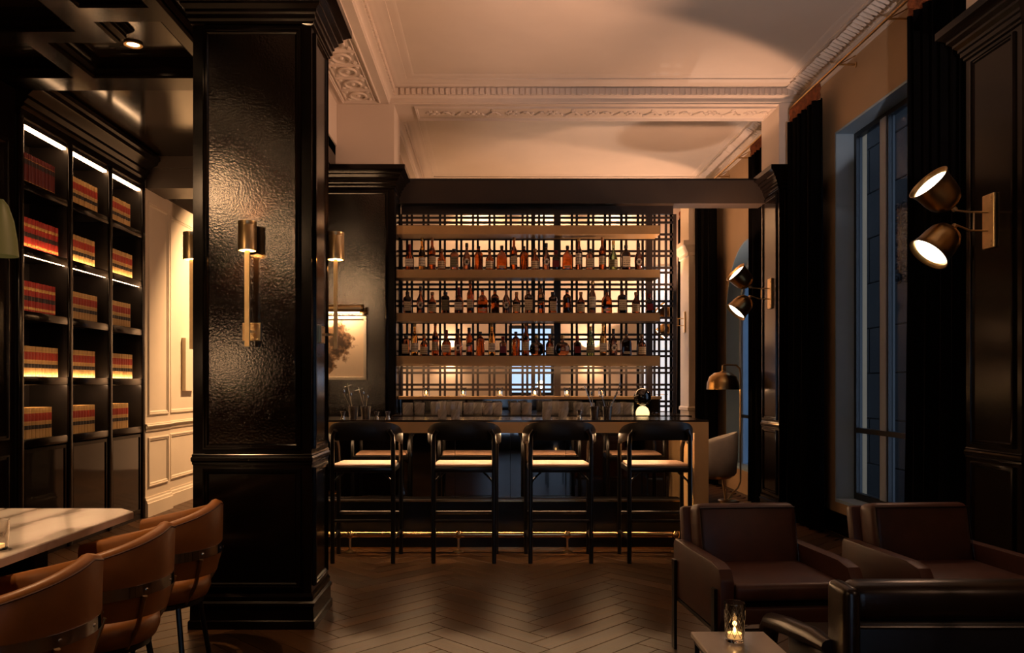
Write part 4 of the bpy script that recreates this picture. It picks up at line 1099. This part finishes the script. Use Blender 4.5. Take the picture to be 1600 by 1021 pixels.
# ------------------------------------------------------------------ curtains, rods
def curtain(name, label, y0, y1, z0, z1, folds, x=WRX-.16, amp=.045):
    t = thing(name, (x, (y0+y1)/2, z0), label, 'curtain', 'black velvet curtains')
    n = folds*8; L = y1-y0; hh = z1-z0; rings = []
    for k, zz in enumerate([0, .25, .5, .75, .93, 1.0]):
        pts = []
        for i in range(n+1):
            u = i/n; a = amp*(1-.25*zz)
            pts.append((a*sin(u*folds*2*pi)+a*.35*sin(u*folds*4.7*pi+zz), -L/2+u*L*(1-.04*sin(zz*3)), zz*hh))
        rings.append(pts)
    th = .006
    back = [[(px+th, py, pz) for px, py, pz in r] for r in rings]
    b = MB(); b.loft(rings, False, False); b.loft(back, False, False)
    b.build('drape', 'velvet', t, angle=60)
    g = MB(); m = folds*5
    for i in range(m):
        y = -L/2+L*(i+.5)/m
        g.lathe([(.006, hh-.005), (.017, hh+.03), (.010, hh+.06), (.020, hh+.10), (.012, hh+.135)], 6, (.0, y, 0))
    tag(g.build('gathered_heading', 'velvet_rust', t, angle=50), kind='stuff')
    return t
CZT = 4.03
curtain('curtain', 'black velvet curtain left of the tall window, beside the far pilaster', 7.38, 8.10, .01, CZT, 6)
curtain('curtain', 'black velvet curtain right of the tall window, beside the near pilaster', 5.02, 5.80, .01, CZT, 7)
curtain('curtain', 'black velvet curtain just beyond the far pilaster by the arched window', 8.78, 9.32, .01, CZT, 6)
curtain('curtain', 'black velvet curtain far beyond the floor lamp beside the cream pilaster', 10.85, 11.80, .01, CZT, 8)
curtain('curtain', 'black velvet curtain near the bright far window past the cream pilaster', 12.5, 12.85, .01, CZT, 4)
for a, b, lab in ((5.0, 8.12, 'bronze curtain rod above the tall window'), (8.74, 11.86, 'bronze curtain rod above the arched window')):
    t = thing('curtain_rod', (WRX-.16, a, CZT+.152), lab, 'curtain rod')
    MB().tube([(0, .0, 0), (0, b-a, 0)], .012, 8).build('rod', 'brass_dark', t)
    for k in range(4):
        y = .25+(b-a-.5)*k/3
        MB().tube([(.16, y, 0), (.0, y, 0)], .008, 6).tube([(.16, y, .08), (.03, y, .01)], .005, 6).lathe_ax([(.025, 0), (.025, .008)], (.152, y, 0), (1, 0, 0), 10).build('bracket', 'brass_dark', t)

# ------------------------------------------------------------------ brown leather armchairs
def armchair(loc, rz, label):
    t = thing('leather_armchair', loc, label, 'armchair', 'brown leather armchairs', rz)
    L = 'leather_brown'
    hw, yf, yb = .325, -.36, .34
    for s in (-1, 1):
        x0, x1 = (s*hw, s*(hw-.062))
        prof = [(yf+.05, .27), (yb-.02, .27), (yb, .30), (yb, .54), (yb-.02, .56), (yf+.12, .565), (yf+.03, .55), (yf, .505), (yf, .33)]
        bm = bmesh.new()
        vs = [bm.verts.new((min(x0, x1), y, z)) for y, z in prof]
        fc = bm.faces.new(vs); ex = bmesh.ops.extrude_face_region(bm, geom=[fc])
        bmesh.ops.translate(bm, verts=[v for v in ex['geom'] if isinstance(v, bmesh.types.BMVert)], vec=(.062, 0, 0))
        bmesh.ops.bevel(bm, geom=bm.edges[:], offset=.011, segments=2, profile=.6, affect='EDGES')
        m = MB(); m.bm(bm); m.build('arm', L, t)
    rot = Matrix.Rotation(R(-11), 3, 'X')
    MB().rbox(-.255, .255, .10, .255, .44, .76, .035, 3, rot=rot, piv=(0, .18, .44)).build('back_cushion', L, t)
    MB().tube([(-.243, .095, .462), (.243, .095, .462), (.243, .155, .745), (-.243, .155, .745)], .0045, 6, closed=True).build('piping', 'leather_dark', t)
    MB().rbox(-.285, .285, .235, .30, .30, .735, .02, 2, rot=rot, piv=(0, .26, .30)).build('back_frame', L, t)
    MB().rbox(-.258, .258, yf+.01, .16, .405, .485, .026, 3).build('seat_cushion', L, t)
    MB().rbox(-.26, .26, yf+.03, .26, .30, .375, .012, 2).build('seat_base', L, t)
    MB().box(-.258, .258, yf+.05, .2, .376, .404).build('seat_platform', 'black_metal', t, angle=0)
    for s in (-1, 1):
        for y in (yf+.06, yb-.05):
            MB().box(s*(hw+.001), s*(hw+.016), y-.022, y+.022, 0, .46).build('leg', 'black_metal', t, angle=0)
        MB().box(s*(hw-.03), s*(hw), yf+.082, yb-.072, .252, .269).build('side_rail', 'black_metal', t, angle=0)
    MB().box(-hw, hw, yf+.06, yf+.085, .252, .269).box(-hw, hw, yb-.085, yb-.06, .252, .269).build('cross_rail', 'chrome', t, angle=0)
    return t
armchair((1.30, 3.86, 0), R(4), 'brown leather armchair facing the viewer beside the marble side table')
armchair((2.19, 3.88, 0), R(4), 'brown leather armchair facing the viewer by the near window curtain')
# the dark armchair seen from behind
def dark_chair(loc, rz, label):
    """faces +Y; back towards the viewer"""
    t = thing('dark_armchair', loc, label, 'armchair', rz=rz)
    w = .32
    MB().rbox(-w, w, -.06, .06, .60, .725, .045, 4).build('back_roll', 'leather_dark', t)
    MB().rbox(-w+.01, w-.01, -.045, .05, .22, .605, .02, 3).build('back_panel', 'leather_black', t)
    MB().tube([(-w+.02, -.047, .585), (w-.02, -.047, .585)], .006, 6).build('piping', 'leather_dark', t)
    for s in (-1, 1):
        MB().rbox(s*w-.028, s*w+.028, -.075, .075, .20, .715, .024, 3).build('back_post', 'leather_dark', t)
        MB().tube([(s*(w+.035), .02, .50), (s*(w+.035), .15, .492), (s*(w+.035), .40, .455), (s*(w+.035), .56, .425), (s*(w+.035), .60, .385), (s*(w+.035), .61, .31)], [.03, .04, .042, .042, .04, .034], 12, flat=.8).build('arm_pad', 'leather_dark', t)
        for y in (-.03, .54): MB().tube([(s*w, y, 0), (s*w, y, .30)], .016, 8).build('leg', 'black_metal', t)
    MB().rbox(-w+.03, w-.03, .05, .60, .28, .42, .04, 3).build('seat_cushion', 'leather_dark', t)
    MB().box(-w, w, .0, .56, .235, .28).build('seat_frame', 'black_metal', t, angle=0)
dark_chair((1.47, 2.60, 0), R(0), 'dark leather armchair seen from behind at the lower right corner')

# ------------------------------------------------------------------ marble side table with a votive
t = thing('side_table', (.87, 2.72, 0), 'small side table with pale marble top and black frame', 'side table')
MB().rbox(-.135, .135, -.22, .22, .432, .452, .003, 1).build('tabletop', 'marble', t)
for sx in (-1, 1):
    for sy in (-1, 1): MB().box(sx*.118-.008, sx*.118+.008, sy*.20-.008, sy*.20+.008, 0, .432).build('leg', 'black_metal', t, angle=0)
MB().box(-.11, .11, -.208, -.192, .415, .4319).box(-.11, .11, .192, .208, .415, .4319).box(-.126, -.11, -.192, .192, .415, .4319).box(.11, .126, -.192, .192, .415, .4319).build('apron', 'black_metal', t, angle=0)
def cut_tumbler(loc, label):
    t = thing('candle_tumbler', loc, label, 'candle')
    r0, r1, h = .031, .0375, .138
    MB().lathe([(r0, 0), (r0+.001, .004), (r1, h-.004), (r1-.001, h), (r1-.003, h-.002), (r0-.003, .012), (.001, .011)], 32).build('glass_cup', 'glass_clear', t)
    c = MB()
    for k in range(10):
        for s in (-1, 1):
            pts = []
            for i in range(9):
                u = i/8; a = 2*pi*k/10+s*u*1.25; z = .018+u*.095; r = r0+(r1-r0)*z/h+.0003
                pts.append((r*cos(a), r*sin(a), z))
            c.tube(pts, .0012, 4)
    tag(c.build('cut_pattern', 'glass_cut', t), kind='stuff')
    MB().lathe([(.024, .013), (.024, .030), (.004, .0305)], 18).build('wax', 'wax_lit', t)
    MB().lathe([(.001, .031), (.005, .036), (.0055, .041), (.003, .050), (.0006, .057)], 10).build('flame', 'flame', t)
    lamp('candle_lamp', 'POINT', (0, 0, .062), 4.5, (1.0, .5, .16), t, .008)
cut_tumbler((PX(1148, 2.83), 2.83, .4526), 'tall cut glass with a burning candle on the marble side table')

# ------------------------------------------------------------------ marble dining table
t = thing('dining_table', (-2.25, 2.90, 0), 'long marble dining table with clipped corners', 'dining table')
tw, tl, cz = .515, 1.06, .10
o8 = [(-tw, -tl+cz), (-tw+cz, -tl), (tw-cz, -tl), (tw, -tl+cz), (tw, tl-cz), (tw-cz, tl), (-tw+cz, tl), (-tw, tl-cz)]
MB().loft([[(x, y, .716) for x, y in o8], [(x, y, .746) for x, y in o8], [(x*.994, y*.997, .75) for x, y in o8]]).build('tabletop', 'marble', t, angle=20)
for sy in (-1, 1):
    MB().rbox(-.18, .30, sy*.55-.06, sy*.55+.06, .04, .716, .01, 1).build('pedestal', 'stone', t)
    MB().rbox(-.26, .36, sy*.55-.10, sy*.55+.10, .001, .04, .008, 1).build('foot', 'brass_dark', t)
MB().box(-.04, .16, -.488, .488, .60, .66).build('stretcher', 'brass_dark', t, angle=0)
cv_ = votive_proto('votive_candle', .045, .11, .4)
cv_.location = (-1.80, 2.96, .7505)
cv_.location.x = PX(-6, 2.96)
tag(cv_, 'glass votive at the left edge on the marble dining table', group='lit glass votives')

# ------------------------------------------------------------------ tan leather barrel chairs
def barrel_chair():
    """faces -X; origin under the seat centre"""
    t = thing('barrel_chair', (0, 0, 0), 'x', 'dining chair', 'tan leather barrel chairs at the marble table')
    hw = .275; st_ = .20
    def path(off, n=24):
        P = []
        for i in range(5): P.append((-st_*(1-i/5)-.0, -(hw+off), 1.0, 'a'))
        for i in range(n+1):
            a = -pi/2+pi*i/n; P.append(((hw+off)*cos(a)*.92, (hw+off)*sin(a), 0, 'b'))
        for i in range(1, 6): P.append((-st_*(i/5), hw+off, 1.0, 'a'))
        return [(p[0], p[1]) for p in P]
    base = path(0)
    tot = len(base)
    def ztop(i):
        u = abs(i/(tot-1)*2-1)          # 0 back, 1 arm front
        return .665+.145*(1-u)**1.0*(1 if u < .95 else 1)
    def ring_at(i, p):
        (x, y) = p
        a = base[max(0, i-1)]; b = base[min(tot-1, i+1)]
        tx, ty = b[0]-a[0], b[1]-a[1]; l = sqrt(tx*tx+ty*ty); nx, ny = ty/l, -tx/l     # outward
        zt = ztop(i); zb = .455+.02*abs(i/(tot-1)*2-1); th = .024
        sec = [(-.022, zb), (.002, zb), (.018, .53), (.026, .60), (.030, zt-.025), (.024, zt-.008), (.006, zt), (-.012, zt-.006), (-.022, zt-.025), (-th, .60), (-.034, .53)]
        return [(x+nx*o, y+ny*o, z) for o, z in sec]
    MB().loft([ring_at(i, p) for i, p in enumerate(base)]).build('shell', 'leather_tan', t, angle=50)
    # seam piping along the upper outer edge
    pp = []
    for i, (x, y) in enumerate(base):
        a = base[max(0, i-1)]; b = base[min(tot-1, i+1)]; tx, ty = b[0]-a[0], b[1]-a[1]; l = sqrt(tx*tx+ty*ty)
        pp.append((x+ty/l*.0295, y-tx/l*.0295, ztop(i)-.022))
    MB().tube(pp, .0035, 5).build('piping', 'leather_brown', t)
    def band(z0, z1, off, rng):
        A, B = [], []
        pts = [base[i] for i in range(tot)]
        for i in rng:
            x, y = base[i]; a = base[max(0, i-1)]; b = base[min(tot-1, i+1)]; tx, ty = b[0]-a[0], b[1]-a[1]; l = sqrt(tx*tx+ty*ty)
            nx, ny = ty/l, -tx/l
            A.append([(x+nx*off, y+ny*off, z0), (x+nx*(off+.005), y+ny*(off+.005), z0+.002), (x+nx*(off+.005), y+ny*(off+.005), z1-.002), (x+nx*off, y+ny*off, z1)])
        return MB().loft(A)
    bd = band(.548, .596, .024, range(2, tot-2)).build('chrome_band', 'chrome', t, angle=40)
    for i in (8, 13, 17, 21, 26):
        x, y = base[i]; a = base[i-1]; b = base[i+1]; tx, ty = b[0]-a[0], b[1]-a[1]; l = sqrt(tx*tx+ty*ty); nx, ny = ty/l, -tx/l
        MB().lathe_ax([(.006, 0), (.006, .002), (.002, .004)], (x+nx*.029, y+ny*.029, .572), (nx, ny, 0), 10).build('screw', 'steel', bd)
    s = MB(); lay = [(.20, .335), (.232, .345), (.248, .385), (.245, .42), (.225, .445), (.15, .455)]
    s.lathe(lay, 28, (-.02, 0, 0)).build('seat_cushion', 'leather_tan', t, angle=60)
    MB().lathe([(.215, .315), (.215, .3349)], 28, (-.02, 0, 0)).build('seat_plate', 'black_metal', t)
    for s_ in (-1, 1):
        MB().tube([(.242, s_*.165, .55), (.205, s_*.145, .42), (.155, s_*.12, .335)], .010, 8).build('back_rod', 'brass_dark', t)
        MB().tube([(-.17, s_*.296, .55), (-.16, s_*.24, .42), (-.14, s_*.185, .335)], .010, 8).build('back_rod', 'brass_dark', t)
        for sx in (-1, 1): MB().tube([(sx*.15-.02, s_*.15, .32), (sx*.19-.02, s_*.19, 0)], .013, 8).build('leg', 'black_metal', t)
    return t
bc_ = barrel_chair(); bt = tree(bc_)
for i, (x, y, rz, lab) in enumerate(((-1.585, 2.60, 3, 'tan leather barrel chair at the lower left corner, nearest the viewer'),
                                 (-1.585, 3.22, 3, 'tan leather barrel chair in the middle of three at the marble table'),
                                 (-1.60, 3.86, 3, 'tan leather barrel chair nearest the black pillar'))):
    if i == 0: bc_.location = (x, y, 0); bc_.rotation_euler = (0, 0, R(rz)); bc_['label'] = lab
    else: copy_tree(bt, None, (x, y, 0), R(rz), lab)

# ------------------------------------------------------------------ far bay: tub chair, floor lamp, globe lamp, tables
t = thing('tub_chair', (2.62, 9.45, 0), 'pale upholstered tub chair beyond the bar end', 'chair', rz=R(75))
n = 22; rings = []
for i in range(n):
    a = R(-125)+R(250)*i/(n-1)
    u = abs(i/(n-1)*2-1); zt = .82-.17*u**1.6
    sec = [(.25, .30), (.275, .33), (.29, .5), (.295, zt-.03), (.28, zt), (.25, zt-.005), (.225, zt-.04), (.215, .5), (.21, .32)]
    rings.append([(r*sin(a), -r*cos(a), z) for r, z in sec])
MB().loft(rings).build('shell', 'fabric_white', t, angle=60)
MB().lathe([(.20, .33), (.212, .36), (.21, .43), (.18, .46), (.1, .465)], 24).build('seat_cushion', 'fabric_white', t)
MB().lathe([(.21, .27), (.24, .30), (.24, .329)], 24).build('base_ring', 'brass_dark', t)
for k in range(4):
    a = pi/4+k*pi/2; MB().tube([(.17*cos(a), .17*sin(a), .28), (.21*cos(a), .21*sin(a), 0)], [.018, .011], 8).build('leg', 'brass', t)
t = thing('floor_lamp', (2.98, 9.32, 0), 'brass dome floor lamp in front of the arched window', 'floor lamp')
t.location.x = PX(1157, 9.32)
MB().lathe([(.12, .001), (.12, .02), (.10, .03), (.02, .035)], 24, (-.14, 0, 0)).build('base', 'brass_dark', t)
MB().tube([(-.14, 0, .03), (-.10, 0, .10), (-.03, 0, .16), (0, 0, .24), (0, 0, 1.50), (-.01, 0, 1.56), (-.05, 0, 1.60), (-.14, 0, 1.605), (-.20, 0, 1.60)], .010, 10).build('pole', 'brass_dark', t)
MB().lathe([(.012, 1.60), (.014, 1.54), (.022, 1.53), (.04, 1.52), (.10, 1.51), (.155, 1.465), (.182, 1.39), (.186, 1.315), (.180, 1.315), (.172, 1.39), (.145, 1.455), (.09, 1.495), (.001, 1.50)], 32, (-.205, 0, 0), cap=False).build('shade', 'brass_dark', t)
MB().lathe([(.03, 1.36), (.045, 1.38), (.045, 1.42), (.02, 1.45)], 16, (-.205, 0, 0)).build('bulb', 'bulb_white', t)
lamp('floor_lamp_light', 'POINT', (-.205, 0, 1.34), 4.0, WARM2, t, .03)
t = thing('globe_lamp', (PX(845, 10.6), 10.6, 0), 'small white globe lamp glowing behind the lattice', 'globe lamp')
MB().sphere((0, 0, 1.375), .052, 18, 10).build('globe', 'bulb_white', t)
MB().tube([(0, 0, 0.02), (0, 0, 1.325)], .008, 8).build('stem', 'brass_dark', t)
MB().lathe([(.13, .001), (.13, .018), (.01, .025)], 20).build('base', 'brass_dark', t)
t = thing('round_table', (2.05, 9.90, 0), 'round dark cafe table behind the lattice', 'table')
MB().lathe([(.25, .72), (.26, .73), (.26, .745), (.25, .75)], 32).build('tabletop', 'counter_stone', t)
MB().lathe([(.18, .001), (.18, .02), (.03, .04), (.025, .70), (.08, .719)], 20).build('pedestal', 'black_metal', t)
t = thing('disc_lamp', (2.08, 9.82, .7505), 'slim disc topped table lamp behind the right end of the lattice', 'table lamp')
MB().lathe([(.07, 0), (.07, .012), (.012, .02), (.010, .05)], 18).build('base', 'brass_dark', t)
MB().sphere((0, 0, .075), .028, 14, 8).build('bulb', 'bulb_white', t)
MB().tube([(.06, 0, .01), (.06, 0, .50)], .005, 6).build('stem', 'brass_dark', t)
MB().lathe([(.075, .498), (.077, .501), (.075, .505)], 28, (.02, 0, 0)).build('shade', 'brass_dark', t)
lamp('disc_lamp_light', 'SPOT', (0, 0, .115), 120.0, (1.0, .70, .52), t, .01, (R(180), 0, 0), 78, .6)
# sconces washing the far wall
def far_sconce(x, label, p):
    t = thing('wall_sconce', (x, BY-.002, 1.85), label, 'sconce', 'brass sconces on the far wall')
    MB().box(-.05, .05, -.012, 0, -.05, .05).build('backplate', 'brass', t, angle=0)
    MB().box(-.008, .008, -.09, -.012, -.008, .008).build('arm', 'brass', t, angle=0)
    MB().lathe([(.049, -.09), (.05, .09), (.046, .09), (.045, -.09)], 24, (0, -.10, .0), cap=False).build('shade', 'brass', t)
    MB().lathe([(.044, -.003), (.044, .003)], 20, (0, -.10, .0)).build('lamp_disc', 'bulb_white', t)
    lamp('sconce_up', 'POINT', (0, -.10, .05), p, WARM2, t, .02); lamp('sconce_down', 'POINT', (0, -.10, -.05), p*.5, WARM2, t, .02)
far_sconce(-2.5, 'brass sconce on the far wall behind the second pillar', 40)
far_sconce(-.70, 'brass sconce on the far wall behind the left of the lattice', 40)
far_sconce(1.60, 'brass sconce on the far wall behind the right of the lattice', 40)

for i, x in enumerate((-1.2, -0.2, 0.9, 2.0)):
    downlight(x, 12.68, CZ, 'recessed wall washer at the far wall, %s from the left' % ORD[i], 85, aim=(14, 0), spot=120)
# globe pendants of the library side, above and in front of the picture's frame
def pendant(x, y, z, label):
    t = thing('globe_pendant', (x, y, z), label, 'pendant', 'globe pendants over the library')
    MB().sphere((0, 0, 0), .12, 24, 14).build('globe', 'pendant_glass', t)
    MB().lathe([(.03, .11), (.035, .13), (.03, .17), (.008, .18)], 16).build('cap', 'brass_dark', t)
    MB().tube([(0, 0, .17), (0, 0, DZ-z-.001)], .004, 6).build('cord', 'black_metal', t)
    MB().lathe([(.06, DZ-z-.02), (.06, DZ-z-.001)], 20).build('canopy', 'brass_dark', t)
pendant(-2.72, 1.15, 3.22, 'globe pendant over the near end of the dining table')
pendant(-2.72, -1.2, 3.22, 'globe pendant behind the viewer on the library side')

t = thing('globe_floor_lamp', (-2.62, 1.1, 0), 'globe floor lamp beyond the near end of the dining table', 'floor lamp')
MB().sphere((0, 0, 1.60), .11, 24, 14).build('globe', 'lamp_globe', t)
MB().tube([(0, 0, .02), (0, 0, 1.49)], .012, 10).build('pole', 'brass_dark', t)
MB().lathe([(.15, .001), (.15, .02), (.02, .035)], 24).build('base', 'brass_dark', t)

t = thing('fill_uplighter', (1.9, 1.9, 0), 'added brass uplighter, unseen behind the viewer, filling the ceiling with neutral light', 'floor lamp')  # added lamp out of view, only a neutral fill for the ceiling
MB().tube([(0, 0, .02), (0, 0, 1.68)], .012, 10).build('pole', 'brass_dark', t)
MB().lathe([(.15, .001), (.15, .02), (.02, .035)], 24).build('base', 'brass_dark', t)
MB().lathe([(.02, 1.68), (.09, 1.70), (.15, 1.76), (.146, 1.76), (.085, 1.71), (.02, 1.695)], 24, cap=False).build('bowl', 'brass_dark', t)
MB().sphere((0, 0, 1.735), .03, 12, 8).build('bulb', 'bulb_white', t)
_q = Vector((0, 0, -1)).rotation_difference(Vector((.06, .76, .65)).normalized())
lamp('fill_uplighter_lamp', 'SPOT', (0, 0, 1.78), 330, (1.0, .78, .70), t, .05, _q.to_euler(), 64, .5)
